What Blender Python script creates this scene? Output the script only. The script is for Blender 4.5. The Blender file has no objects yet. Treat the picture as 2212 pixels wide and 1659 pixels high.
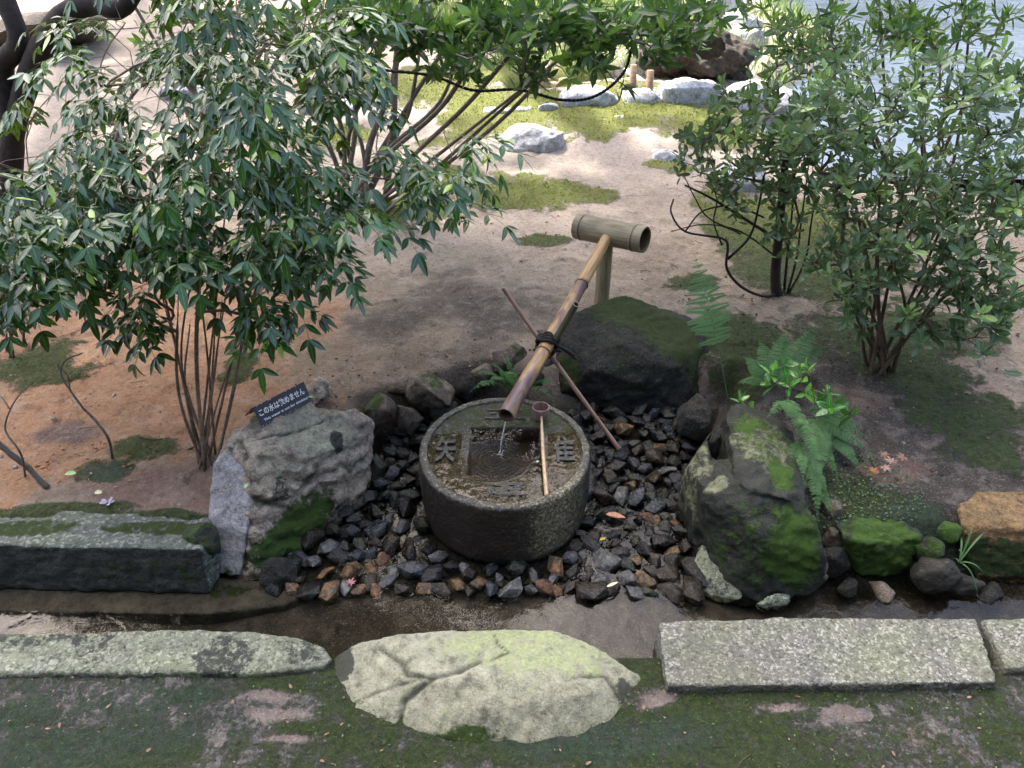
import bpy, bmesh, math, random
import numpy as np
from mathutils import Vector, Matrix, Quaternion

R = math.radians
rng = np.random.default_rng(7)
rnd = random.Random(11)
scene = bpy.context.scene
COL = scene.collection

# ------------------------------------------------------------------ camera, sky, sun, exposure
CAM_H = 2.47
PITCH = 35.0
FPX = 1700.0                      # focal length in pixels of a 2212 px wide picture
cam_data = bpy.data.cameras.new('camera')
cam_data.sensor_width = 36.0
cam_data.lens = 36.0 * FPX / 2212.0
cam_data.clip_start = 0.05
cam_data.clip_end = 1500.0
cam = bpy.data.objects.new('camera', cam_data)
cam.location = (0, 0, CAM_H)
cam.rotation_euler = (R(90 - PITCH), 0, 0)
COL.objects.link(cam)
scene.camera = cam

SUN_EL, SUN_AZ = 58.0, -32.0      # azimuth from +Y towards +X (the sun stands ahead, to the left)
world = bpy.data.worlds.new('World')
scene.world = world
world.use_nodes = True
wn = world.node_tree
sky = wn.nodes.new('ShaderNodeTexSky')
sky.sky_type = 'NISHITA'
sky.sun_disc = False
sky.sun_elevation = R(SUN_EL)
sky.sun_rotation = R(SUN_AZ)
sky.air_density = 1.0
sky.dust_density = 6.0
sky.ozone_density = 0.6
bg = wn.nodes['Background']
bg.inputs['Strength'].default_value = 0.15
wn.links.new(sky.outputs['Color'], bg.inputs['Color'])

sun_data = bpy.data.lights.new('sun', 'SUN')
sun_data.energy = 3.4
sun_data.angle = R(0.6)
sun_data.color = (1.0, 0.95, 0.86)
sun = bpy.data.objects.new('sun', sun_data)
sd = Vector((math.sin(R(SUN_AZ)) * math.cos(R(SUN_EL)), math.cos(R(SUN_AZ)) * math.cos(R(SUN_EL)), math.sin(R(SUN_EL))))
sun.rotation_euler = sd.to_track_quat('Z', 'Y').to_euler()
sun.location = (-6, 10, 12)
COL.objects.link(sun)

vs = scene.view_settings
scene.display_settings.display_device = 'sRGB'
vs.view_transform = 'Standard'
vs.look = 'None'
vs.exposure = 2.35
vs.gamma = 1.0
vs.use_curve_mapping = False
scene.cycles.max_bounces = 8
scene.cycles.transparent_max_bounces = 12
scene.cycles.caustics_reflective = False
scene.cycles.caustics_refractive = False

# ------------------------------------------------------------------ projection helpers (places measured once, in metres)
ca, sa = math.cos(R(PITCH)), math.sin(R(PITCH))
def ray(px, py):
    u = (px - 1106.0) / FPX; v = (829.5 - py) / FPX
    return np.array([u, ca + v * sa, -sa + v * ca])
def G(px, py, z=0.2):
    r = ray(px, py); t = (z - CAM_H) / r[2]
    return np.array([0, 0, CAM_H]) + r * t
def P(px, py, y):
    r = ray(px, py); t = y / r[1]
    return np.array([0, 0, CAM_H]) + r * t
def proj(p):
    p = np.asarray(p, float) - np.array([0, 0, CAM_H])
    d = p[..., 1] * ca - p[..., 2] * sa
    return 1106 + FPX * p[..., 0] / d, 829.5 - FPX * (p[..., 1] * sa + p[..., 2] * ca) / d, d

# ------------------------------------------------------------------ numpy noise
def _h(ix, iy, iz, seed):
    n = (ix.astype(np.int64) * 374761393 + iy.astype(np.int64) * 668265263 + iz.astype(np.int64) * 2147483647 + seed * 1274126177) & 0xffffffff
    n = ((n ^ (n >> 13)) * 1274126177) & 0xffffffff
    n = (n ^ (n >> 16)) & 0xffff
    return n / 65535.0
def vnoise(p, seed=0):
    p = np.asarray(p, float); i = np.floor(p); f = p - i; f = f * f * (3 - 2 * f); i = i.astype(np.int64)
    x, y, z = i[:, 0], i[:, 1], i[:, 2]; fx, fy, fz = f[:, 0], f[:, 1], f[:, 2]
    def L(a, b, t): return a + (b - a) * t
    return L(L(L(_h(x, y, z, seed), _h(x+1, y, z, seed), fx), L(_h(x, y+1, z, seed), _h(x+1, y+1, z, seed), fx), fy),
             L(L(_h(x, y, z+1, seed), _h(x+1, y, z+1, seed), fx), L(_h(x, y+1, z+1, seed), _h(x+1, y+1, z+1, seed), fx), fy), fz)
def fbm(p, scale=1.0, octv=4, seed=0, gain=0.5):
    p = np.asarray(p, float) * scale; a = 1.0; s = 0; t = 0
    for k in range(octv):
        s = s + a * vnoise(p + 17.3 * k, seed + k); t += a; a *= gain; p = p * 2.03
    return s / t
def smooth(a, b, x):
    t = np.clip((x - a) / (b - a), 0, 1); return t * t * (3 - 2 * t)
def poly_sd(x, y, poly):
    """signed distance to a polygon, negative inside"""
    d = np.full(x.shape, 1e9); inside = np.zeros(x.shape, bool)
    n = len(poly)
    for i in range(n):
        ax, ay = poly[i]; bx, by = poly[(i + 1) % n]
        ex, ey = bx - ax, by - ay
        wx, wy = x - ax, y - ay
        t = np.clip((wx * ex + wy * ey) / (ex * ex + ey * ey + 1e-12), 0, 1)
        d = np.minimum(d, (wx - ex * t) ** 2 + (wy - ey * t) ** 2)
        c = ((ay <= y) & (by > y)) | ((by <= y) & (ay > y))
        xs = ax + (y - ay) / (by - ay + 1e-12) * ex
        inside ^= c & (x < xs)
    d = np.sqrt(d)
    return np.where(inside, -d, d)

# ------------------------------------------------------------------ object helpers
def mesh_np(name, verts, faces, smooth_shade=True, attrs=None, mats=None):
    me = bpy.data.meshes.new(name)
    me.from_pydata([tuple(v) for v in np.asarray(verts).tolist()], [], [tuple(f) for f in (faces.tolist() if isinstance(faces, np.ndarray) else faces)])
    if smooth_shade:
        me.polygons.foreach_set('use_smooth', [True] * len(me.polygons))
    for k, v in (attrs or {}).items():
        v = np.asarray(v, np.float32)
        if v.ndim == 1:
            a = me.attributes.new(k, 'FLOAT', 'POINT'); a.data.foreach_set('value', v)
        else:
            a = me.attributes.new(k, 'FLOAT_COLOR', 'POINT')
            c = np.ones((len(v), 4), np.float32); c[:, :3] = v
            a.data.foreach_set('color', c.ravel())
    me.update()
    return me
def add(name, me, m=None, parent=None, loc=None):
    o = bpy.data.objects.new(name, me)
    if m is not None and me is not None and len(me.materials) == 0:
        me.materials.append(m)
    COL.objects.link(o)
    if parent is not None: o.parent = parent
    if loc is not None: o.location = loc
    return o
def tag(o, label, cat, group=None):
    o['label'] = label; o['category'] = cat
    if group: o['group'] = group
    return o
def struct(o): o['kind'] = 'structure'; return o
def empty(name, label, cat, loc=(0, 0, 0), group=None):
    o = bpy.data.objects.new(name, None); COL.objects.link(o); o.location = loc
    o.empty_display_size = 0.1
    return tag(o, label, cat, group)
def rel(v, root):
    """world vertices -> the local space of an unrotated root"""
    return np.asarray(v, float) - np.array(root.location)[None, :]

class Buf:
    def __init__(s): s.v = []; s.f = []; s.n = 0; s.a = {}
    def add(s, v, f, **at):
        v = np.asarray(v, float)
        s.v.append(v); s.f.extend([tuple(int(i) + s.n for i in q) for q in f]); s.n += len(v)
        for k, x in at.items():
            s.a.setdefault(k, []).append(np.full(len(v), x) if np.isscalar(x) else np.asarray(x))
    def mesh(s, name, off=(0, 0, 0), smooth_shade=True):
        v = np.concatenate(s.v) - np.array(off)[None, :]
        return mesh_np(name, v, s.f, smooth_shade, {k: np.concatenate(x) for k, x in s.a.items()})

def frames(pts):
    pts = np.asarray(pts, float); n = len(pts)
    t = np.gradient(pts, axis=0); t /= np.linalg.norm(t, axis=1)[:, None] + 1e-12
    up = np.array([0, 0, 1.0]) if abs(t[0][2]) < .9 else np.array([1.0, 0, 0])
    u = np.zeros_like(pts); w = np.zeros_like(pts)
    a = np.cross(t[0], up); a /= np.linalg.norm(a)
    for i in range(n):
        a = a - t[i] * np.dot(a, t[i]); a /= np.linalg.norm(a) + 1e-12
        u[i] = a; w[i] = np.cross(t[i], a)
    return t, u, w
def tube(pts, rad, k=6, cap=True):
    pts = np.asarray(pts, float); n = len(pts); rad = np.broadcast_to(np.asarray(rad, float), (n,))
    t, u, w = frames(pts)
    an = np.arange(k) * 2 * np.pi / k
    v = (pts[:, None, :] + rad[:, None, None] * (np.cos(an)[None, :, None] * u[:, None, :] + np.sin(an)[None, :, None] * w[:, None, :])).reshape(-1, 3)
    f = []
    for i in range(n - 1):
        for j in range(k):
            f.append((i * k + j, i * k + (j + 1) % k, (i + 1) * k + (j + 1) % k, (i + 1) * k + j))
    if cap:
        f.append(tuple(range(k - 1, -1, -1))); f.append(tuple((n - 1) * k + j for j in range(k)))
    return v, f
def spline(ctrl, n=12):
    c = np.asarray(ctrl, float)
    c = np.vstack([2 * c[0] - c[1], c, 2 * c[-1] - c[-2]])
    out = []
    for i in range(1, len(c) - 2):
        for t in np.linspace(0, 1, n, endpoint=False):
            out.append(.5 * ((2 * c[i]) + (-c[i-1] + c[i+1]) * t + (2*c[i-1] - 5*c[i] + 4*c[i+1] - c[i+2]) * t*t + (-c[i-1] + 3*c[i] - 3*c[i+1] + c[i+2]) * t**3))
    out.append(c[-2]); return np.array(out)

# ------------------------------------------------------------------ material builder
class MB:
    def __init__(s, name):
        s.m = bpy.data.materials.new(name); s.m.use_nodes = True
        s.t = s.m.node_tree; s.b = s.t.nodes['Principled BSDF']; s.out = s.t.nodes['Material Output']
        s.geo = s.t.nodes.new('ShaderNodeNewGeometry'); s.pos = s.geo.outputs['Position']
    def link(s, a, b): s.t.links.new(a, b)
    def setv(s, sock, v):
        if isinstance(v, bpy.types.NodeSocket): s.link(v, sock)
        elif isinstance(v, (tuple, list)): sock.default_value = tuple(v) + ((1,) if len(v) == 3 and len(sock.default_value) == 4 else ())
        elif hasattr(sock.default_value, '__len__'): sock.default_value = (v, v, v, 1)
        else: sock.default_value = v
    def noise(s, scale, detail=4, rough=.55, dist=0, vec=None, out='Fac'):
        n = s.t.nodes.new('ShaderNodeTexNoise'); s.link(vec or s.pos, n.inputs['Vector'])
        n.inputs['Scale'].default_value = scale; n.inputs['Detail'].default_value = detail
        n.inputs['Roughness'].default_value = rough; n.inputs['Distortion'].default_value = dist
        return n.outputs[out]
    def voro(s, scale, feature='F1', out='Distance', vec=None, rand=1.0):
        n = s.t.nodes.new('ShaderNodeTexVoronoi'); s.link(vec or s.pos, n.inputs['Vector']); n.feature = feature
        n.inputs['Scale'].default_value = scale; n.inputs['Randomness'].default_value = rand
        return n.outputs[out]
    def ramp(s, fac, stops, interp='LINEAR'):
        n = s.t.nodes.new('ShaderNodeValToRGB'); cr = n.color_ramp; cr.interpolation = interp
        while len(cr.elements) < len(stops): cr.elements.new(.5)
        for e, (p, c) in zip(cr.elements, stops):
            e.position = p; e.color = (tuple(c) + (1,)) if hasattr(c, '__len__') else (c, c, c, 1)
        s.link(fac, n.inputs['Fac']); return n.outputs['Color']
    def mix(s, fac, a, b, mode='MIX'):
        n = s.t.nodes.new('ShaderNodeMix'); n.data_type = 'RGBA'; n.blend_type = mode; n.clamp_factor = True
        s.setv(n.inputs[0], fac); s.setv(n.inputs[6], a); s.setv(n.inputs[7], b); return n.outputs[2]
    def math(s, op, a, b=0.0, c=None, clamp=False):
        n = s.t.nodes.new('ShaderNodeMath'); n.operation = op; n.use_clamp = clamp
        s.setv(n.inputs[0], a); s.setv(n.inputs[1], b)
        if c is not None: s.setv(n.inputs[2], c)
        return n.outputs[0]
    def attr(s, name, out='Fac'):
        n = s.t.nodes.new('ShaderNodeAttribute'); n.attribute_name = name; return n.outputs[out]
    def patch(s, name, noise, add=0.0, amp=2.6):
        """a mask attribute whose border is broken up by the noise"""
        a = s.attr(name)
        if not isinstance(add, float) or add: a = s.math('ADD', a, add)
        k = s.math('MULTIPLY', a, 3.0, clamp=True)
        return s.math('ADD', a, s.math('MULTIPLY', s.math('MULTIPLY', s.math('SUBTRACT', noise, .5), amp), k))
    def step(s, x, at, soft=.04):
        return s.ramp(x, [(max(0, at - soft), 0.0), (min(1, at + soft), 1.0)])
    def bump(s, h, strength=.5, dist=.01, normal=None):
        n = s.t.nodes.new('ShaderNodeBump'); n.inputs['Strength'].default_value = strength; n.inputs['Distance'].default_value = dist
        s.link(h, n.inputs['Height'])
        if normal is not None: s.link(normal, n.inputs['Normal'])
        return n.outputs['Normal']
    def done(s, color=None, rough=None, normal=None, spec=None, **kw):
        if color is not None: s.setv(s.b.inputs['Base Color'], color)
        if rough is not None: s.setv(s.b.inputs['Roughness'], rough)
        if normal is not None: s.link(normal, s.b.inputs['Normal'])
        if spec is not None: s.setv(s.b.inputs['Specular IOR Level'], spec)
        for k, v in kw.items(): s.setv(s.b.inputs[k], v)
        return s.m

def moss_layer(b, base, rough, bump_h, attr='moss', c1=(.012, .022, .004), c2=(.06, .09, .012)):
    """mixes moss over a base colour where the mask attribute says so; returns colour, roughness, height, mask"""
    n = b.noise(26, 6, .7)
    m = b.patch(attr, n)
    mask = b.step(m, .45, .16)
    fine = b.noise(230, 4, .75)
    clump = b.noise(48, 3, .6)
    col = b.mix(b.ramp(fine, [(.3, 0.), (.7, 1.)]), c1, c2)
    col = b.mix(b.ramp(clump, [(.35, 0.), (.7, .6)]), col, tuple(x * .45 for x in c2))
    c = b.mix(mask, base, col)
    r = b.mix(mask, rough, (.9, .9, .9))
    hh = b.math('ADD', b.math('MULTIPLY', bump_h, b.math('SUBTRACT', 1.0, mask)), b.math('MULTIPLY', b.math('ADD', b.math('ADD', fine, b.math('MULTIPLY', clump, .8)), .5), mask))
    return c, r, hh, mask

def rock_mat(name, c_dark, c_mid, c_light, scale=6, speck=.3, speck_col=(.5, .5, .47), lichen=.0, lichen_col=(.33, .36, .27), rough=.8,
             moss1=(.012, .024, .004), moss2=(.055, .1, .014), bump=.6, grain=140, black=0.0):
    b = MB(name)
    n1 = b.noise(scale, 8, .62, .3); n2 = b.noise(scale * 4.3, 6, .7)
    k = b.math('ADD', b.math('MULTIPLY', n1, .6), b.math('MULTIPLY', n2, .4))
    c = b.ramp(k, [(.30, c_dark), (.5, c_mid), (.68, c_light)])
    g = b.noise(grain, 3, .7)
    c = b.mix(b.math('MULTIPLY', b.step(g, .6, .06), speck), c, speck_col)
    c = b.mix(b.math('MULTIPLY', b.step(b.math('SUBTRACT', 1.0, g), .6, .06), speck * 1.4), c, tuple(x * .3 for x in c_dark))
    mt = b.noise(scale * 4.6, 9, .78, .15)
    c = b.mix(b.ramp(mt, [(.36, .8), (.5, 0.)]), c, tuple(x * .22 for x in c_mid))
    c = b.mix(b.ramp(mt, [(.54, 0.), (.66, .45)]), c, tuple(min(1, x * 1.5) for x in c_light))
    # patches of pale lichen
    l1 = b.noise(scale * 1.6, 8, .72, .2)
    lm = b.patch('lichen', b.noise(scale * 4, 9, .78, .2), max(0.0, lichen) + .10)
    lmask = b.step(lm, .42, .12)
    lc = b.mix(b.ramp(b.noise(90, 4, .7), [(.35, 0.), (.65, 1.)]), tuple(x * .62 for x in lichen_col), lichen_col)
    c = b.mix(b.math('MULTIPLY', lmask, b.ramp(b.noise(38, 6, .75), [(.36, .25), (.5, 1.)])), c, lc)
    # black stains
    d1 = b.noise(scale * 2.1, 7, .7, .4, vec=None)
    dm = b.patch('dark', b.noise(scale * 5, 8, .75, .3), max(0.0, black) + .12)
    dmask = b.step(dm, .45, .1)
    c = b.mix(b.math('MULTIPLY', dmask, .88), c, (.014, .016, .013))
    h = b.math('ADD', b.math('MULTIPLY', n2, 1.0), b.math('ADD', b.math('MULTIPLY', g, .35), b.math('MULTIPLY', lmask, .12)))
    rr = b.ramp(n2, [(.3, rough * .8), (.7, min(1, rough * 1.15))])
    c, rr, h, mk = moss_layer(b, c, rr, h, 'moss', moss1, moss2)
    # cracks as an engraved line mask
    ck = b.attr('crack')
    c = b.mix(b.math('MULTIPLY', ck, .85), c, (.03, .032, .02))
    return b.done(c, rr, b.bump(h, bump, .02), .4)

M = {}
M['rock_tan'] = rock_mat('lichened tan rock', (.14, .115, .09), (.34, .285, .215), (.52, .45, .36), 7, .35, (.62, .57, .48), .04, (.46, .46, .32), .85, (.012, .03, .004), (.085, .17, .02), bump=1.0, black=.03)
M['rock_grey'] = rock_mat('purple grey rock', (.13, .125, .125), (.26, .25, .255), (.42, .41, .41), 6, .3, (.6, .6, .62), -.1, (.3, .33, .28), .8, bump=.8)
M['rock_dark'] = rock_mat('dark wet boulder', (.004, .004, .003), (.009, .009, .006), (.022, .021, .015), 5, .22, (.26, .26, .24), -.17, (.2, .21, .18), .85, (.009, .016, .002), (.040, .064, .009), bump=.6)
M['rock_black'] = rock_mat('blackened mossy rock', (.008, .010, .007), (.015, .018, .012), (.034, .036, .025), 5, .10, (.3, .3, .26), -.06, (.20, .21, .12), .7, (.014, .036, .004), (.075, .16, .014), bump=.7)
M['rock_brown'] = rock_mat('brown rubble rock', (.03, .024, .018), (.09, .07, .05), (.18, .15, .11), 8, .2, (.4, .36, .3), -.05, (.25, .27, .17), .75)
M['rock_pale'] = rock_mat('pale garden rock', (.16, .155, .15), (.33, .33, .33), (.52, .53, .55), 5, .25, (.7, .7, .7), -.1, (.45, .47, .38), .85, (.03, .045, .008), (.14, .17, .03))
M['rock_green'] = rock_mat('yellow green lichen slab rock', (.14, .14, .095), (.235, .235, .165), (.33, .33, .245), 4, .3, (.45, .45, .36), .12, (.33, .37, .19), .85, bump=.45, black=-.12)
M['rock_orange'] = rock_mat('orange lichened stone', (.08, .06, .03), (.20, .125, .055), (.36, .23, .10), 9, .3, (.45, .32, .15), -.02, (.30, .30, .13), .85, bump=.9)

def granite(name, light=(.48, .47, .43), mid=(.19, .185, .17), dark=(.045, .045, .045), scale=120, green=.3):
    b = MB(name)
    v = b.voro(scale, 'F1', 'Color'); sepv = b.t.nodes.new('ShaderNodeSeparateColor'); b.link(v, sepv.inputs[0])
    n = b.noise(scale * 1.3, 4, .7)
    k = b.math('ADD', b.math('MULTIPLY', sepv.outputs[0], .5), b.math('MULTIPLY', n, .6))
    c = b.ramp(k, [(.25, dark), (.42, mid), (.62, mid), (.78, light)])
    patch = b.noise(3.2, 5, .6)
    c = b.mix(b.math('MULTIPLY', b.step(patch, .5, .15), green), c, (.30, .36, .13))
    c = b.mix(b.math('MULTIPLY', b.step(b.noise(9, 7, .75), .56, .12), .5), c, (.07, .075, .065))
    c = b.mix(b.ramp(b.noise(2.1, 5, .6), [(.4, .0), (.65, .4)]), c, (.12, .11, .09))
    c = b.mix(b.ramp(b.noise(55, 5, .75), [(.36, .8), (.47, 0.)]), c, (.05, .052, .045))
    d1 = b.noise(14, 7, .75, .3)
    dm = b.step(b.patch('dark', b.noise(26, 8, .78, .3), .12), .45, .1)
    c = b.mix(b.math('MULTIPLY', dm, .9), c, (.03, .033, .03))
    pit = b.noise(34, 5, .7)
    h = b.math('ADD', b.math('MULTIPLY', k, .5), b.math('MULTIPLY', pit, 1.3))
    c, rr, h, mk = moss_layer(b, c, .85, h)
    return b.done(c, rr, b.bump(h, .85, .018), .35)
M['granite'] = granite('chiselled granite kerb')
M['granite_green'] = granite('lichened granite kerb', (.46, .48, .40), (.24, .26, .20), (.05, .055, .05), 95, .35)
M['granite_dark'] = granite('dark damp granite', (.30, .33, .32), (.10, .12, .105), (.025, .03, .026), 80, .15)

def basin_mat():
    b = MB('wet basin stone')
    n1 = b.noise(8, 7, .65, .4); g = b.noise(120, 4, .75); pit = b.noise(62, 4, .65)
    c = b.ramp(n1, [(.3, (.018, .016, .013)), (.5, (.036, .032, .026)), (.7, (.065, .058, .044))])
    c = b.mix(b.ramp(b.noise(46, 8, .8), [(.4, .7), (.52, 0.)]), c, (.010, .009, .008))
    c = b.mix(b.math('MULTIPLY', b.step(g, .56, .07), .5), c, (.17, .165, .14))
    # the paler dry streak down the right front of the drum
    lm = b.patch('lichen', b.noise(60, 7, .8))
    lk = b.step(lm, .42, .15)
    lc = b.ramp(b.noise(95, 4, .7), [(.38, (.035, .03, .018)), (.5, (.17, .15, .09)), (.62, (.45, .42, .30))])
    c = b.mix(b.math('MULTIPLY', lk, .85), c, lc)
    dk = b.step(b.patch('dark', b.noise(40, 6, .75), 0.0, 1.6), .45, .2)
    c = b.mix(b.math('MULTIPLY', dk, .8), c, (.018, .012, .010))
    h = b.math('ADD', b.math('MULTIPLY', pit, 1.2), b.math('MULTIPLY', g, .4))
    r = b.mix(b.attr('dark'), b.ramp(n1, [(.3, .22), (.7, .5)]), (.30, .30, .30))
    c, r, h, mk = moss_layer(b, c, r, h, 'moss', (.02, .025, .006), (.07, .085, .02))
    return b.done(c, r, b.bump(h, .75, .012), .5)
M['basin'] = basin_mat()

def pebble_mat(name, cd, cm, cl, rough=.2, vein=.0):
    b = MB(name)
    n1 = b.noise(22, 6, .65, .5); n2 = b.noise(90, 4, .7)
    c = b.ramp(n1, [(.34, tuple(q * .6 for q in cd)), (.54, tuple(q * .62 for q in cm)), (.74, tuple(q * .8 for q in cl))])
    c = b.mix(b.math('MULTIPLY', b.step(n2, .62, .08), .3), c, tuple(min(1, x * 2.2 + .03) for x in cl))
    if vein: c = b.mix(b.math('MULTIPLY', b.step(b.noise(30, 5, .7, .8), .58, .05), vein), c, (.42, .19, .06))
    return b.done(c, b.ramp(n2, [(.3, rough * .7), (.7, rough * 1.5)]), b.bump(b.math('ADD', n1, b.math('MULTIPLY', n2, .5)), .7, .014), .34)
PEB = [
    ('dark grey', pebble_mat('wet dark grey stone', (.006, .006, .006), (.017, .017, .016), (.04, .04, .037))),
    ('brown', pebble_mat('wet brown stone', (.010, .008, .005), (.030, .023, .014), (.07, .055, .035))),
    ('blue grey', pebble_mat('wet blue grey stone', (.014, .017, .020), (.038, .044, .050), (.10, .11, .125), .22)),
    ('ochre', pebble_mat('wet ochre stone', (.03, .022, .013), (.10, .068, .035), (.27, .17, .085), .28, .45)),
    ('olive', pebble_mat('wet olive stone', (.009, .010, .006), (.026, .029, .018), (.065, .07, .045))),
    ('pale grey', pebble_mat('wet pale grey stone', (.05, .05, .05), (.12, .12, .115), (.24, .235, .22), .3)),
    ('rust orange', pebble_mat('wet rust orange stone', (.035, .02, .012), (.12, .06, .028), (.26, .13, .06), .3, .3)),
]

def leaf_mat(name, c_dark, c_light, c_young, rough=.3, trans=.25, young=.06, spec=.5):
    b = MB(name)
    t = b.attr('tint'); rib = b.attr('rib')
    c = b.mix(t, c_dark, c_light)
    c = b.mix(b.step(t, 1 - young, .02), c, c_young)
    c = b.mix(b.ramp(rib, [(0.0, .75), (.16, .0)]), c, tuple(min(1, x * 2.2 + .02) for x in c_light))
    c = b.mix(b.ramp(b.noise(60, 3, .6), [(.3, 0.), (.7, .35)]), c, tuple(x * .55 for x in c_dark))
    b.done(c, rough, b.bump(b.noise(150, 2, .5), .12, .004), spec)
    tr = b.t.nodes.new('ShaderNodeBsdfTranslucent')
    b.link(b.mix(.5, c, c_young), tr.inputs['Color'])
    mx = b.t.nodes.new('ShaderNodeMixShader'); mx.inputs[0].default_value = trans
    b.link(b.b.outputs[0], mx.inputs[1]); b.link(tr.outputs[0], mx.inputs[2]); b.link(mx.outputs[0], b.out.inputs['Surface'])
    return b.m
M['nandina'] = leaf_mat('glossy dark green leaf', (.008, .036, .005), (.040, .135, .017), (.22, .36, .03), .19, .18, .05, .75)
M['broad'] = leaf_mat('broad evergreen leaf', (.016, .05, .012), (.05, .13, .025), (.18, .32, .05), .33, .35, .1, .5)
M['azalea'] = leaf_mat('small grey green leaf', (.040, .085, .034), (.10, .17, .08), (.24, .38, .10), .36, .3, .14, .5)
M['fern'] = leaf_mat('fern pinna', (.055, .14, .05), (.15, .29, .11), (.2, .38, .14), .5, .35, .05, .3)
M['holly'] = leaf_mat('bright glossy toothed leaf', (.035, .15, .025), (.09, .30, .05), (.2, .45, .08), .18, .25, .3, .6)
M['grass'] = leaf_mat('bright grass blade', (.06, .12, .02), (.13, .22, .04), (.3, .38, .12), .5, .45, .12, .3)
M['canopy'] = leaf_mat('shade tree leaf', (.02, .05, .012), (.05, .11, .025), (.15, .24, .05), .5, .12, .03, .3)
M['yellow_leaf'] = leaf_mat('yellowed leaf', (.45, .36, .03), (.6, .5, .06), (.6, .5, .06), .5, .3, 0, .3)

def bark_mat(name, c1, c2, scale=60, rough=.8):
    b = MB(name)
    n = b.noise(scale, 5, .65); n2 = b.noise(9, 4, .6)
    c = b.ramp(b.math('ADD', b.math('MULTIPLY', n, .5), b.math('MULTIPLY', n2, .5)), [(.35, c1), (.65, c2)])
    return b.done(c, rough, b.bump(n, .6, .006), .3)
M['stem'] = bark_mat('tan brown cane bark', (.07, .042, .028), (.24, .17, .12))
M['twig'] = bark_mat('brown twig', (.05, .035, .022), (.14, .10, .065))
M['twig_grey'] = bark_mat('grey branch bark', (.07, .06, .05), (.22, .19, .16))
M['bark_dark'] = bark_mat('dark tree bark', (.012, .009, .008), (.045, .033, .027), 40)
M['stem_green'] = bark_mat('green petiole', (.07, .11, .03), (.13, .17, .06))

def bamboo_mat(name, c1, c2, purple, pfac=.5):
    b = MB(name)
    tc = b.t.nodes.new('ShaderNodeTexCoord'); mp = b.t.nodes.new('ShaderNodeMapping')
    b.link(tc.outputs['Object'], mp.inputs['Vector']); mp.inputs['Scale'].default_value = (1, 1, .06)
    st = b.noise(110, 4, .6, 0, vec=mp.outputs[0])
    mp2 = b.t.nodes.new('ShaderNodeMapping'); b.link(tc.outputs['Object'], mp2.inputs['Vector']); mp2.inputs['Scale'].default_value = (1, 1, .3)
    bl = b.noise(14, 5, .6, .6, vec=mp2.outputs[0])
    c = b.mix(b.ramp(st, [(.35, 0.), (.65, 1.)]), c1, c2)
    c = b.mix(b.math('MULTIPLY', b.ramp(b.math('ADD', bl, b.attr('stain')), [(.42, 0.), (.62, 1.)]), pfac), c, purple)
    c = b.mix(b.attr('node'), c, tuple(x * .35 for x in c1))
    c = b.mix(b.attr('inner'), c, (.10, .065, .035))
    return b.done(c, b.ramp(bl, [(.3, .28), (.7, .5)]), b.bump(st, .25, .003), .5)
M['bamboo_pipe'] = bamboo_mat('weathered bamboo spout', (.25, .145, .06), (.44, .29, .13), (.07, .042, .052), .95)
M['bamboo_post'] = bamboo_mat('grey olive bamboo', (.19, .155, .09), (.33, .28, .175), (.10, .085, .05), .5)
M['cane'] = bamboo_mat('pinkish thin cane', (.25, .14, .10), (.42, .27, .2), (.12, .07, .055), .6)
M['cane_green'] = bamboo_mat('greenish thin cane', (.10, .11, .06), (.2, .2, .12), (.04, .04, .03), .6)
M['ladle'] = bamboo_mat('pale bamboo ladle', (.36, .24, .13), (.52, .38, .22), (.15, .09, .07), .35)
M['ladle_cup'] = bamboo_mat('mauve brown ladle cup', (.17, .11, .095), (.30, .21, .18), (.10, .06, .06), .5)

def simple(name, col, rough=.6, n=80, var=.4, bump=.2, spec=.4):
    b = MB(name); t = b.noise(n, 4, .65)
    c = b.mix(b.ramp(t, [(.3, 0.), (.7, 1.)]), tuple(x * (1 - var) for x in col), tuple(min(1, x * (1 + var)) for x in col))
    return b.done(c, rough, b.bump(t, bump, .004), spec)
M['rope'] = simple('black palm rope', (.012, .011, .010), .8, 200, .5, .6)
M['sign'] = simple('scratched black violet sign plate', (.022, .018, .032), .38, 120, .35, .15, .4)
M['white'] = simple('white sign lettering', (.80, .80, .82), .5, 60, .04, .0)
M['maple'] = simple('faded pink maple leaf', (.34, .15, .14), .6, 60)
M['rust_leaf'] = simple('rust brown dead leaf', (.30, .12, .045), .35, 60)
M['dead'] = simple('pale brown leaf litter', (.22, .13, .08), .7, 60)
M['dead2'] = simple('pinkish curled litter leaf', (.30, .19, .15), .7, 60)
M['lilac'] = simple('lilac petal', (.42, .36, .48), .6, 60, .2)
M['cream'] = simple('cream petal', (.55, .56, .36), .6, 60, .2)
M['lightleaf'] = simple('pale green fallen leaf', (.28, .44, .2), .5, 60, .2)
M['orange'] = simple('orange berry', (.75, .25, .06), .4, 60, .2)
M['berry'] = simple('green berry', (.14, .22, .05), .4, 90, .3)
M['wood'] = simple('grey brown stake wood', (.20, .13, .08), .8, 40, .4, .4)
M['whitewood'] = simple('pale sunbleached rail', (.6, .56, .5), .7, 40, .2, .3)
M['debris'] = simple('ground crumbs', (.15, .12, .09), .85, 30, .8, .3)

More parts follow.
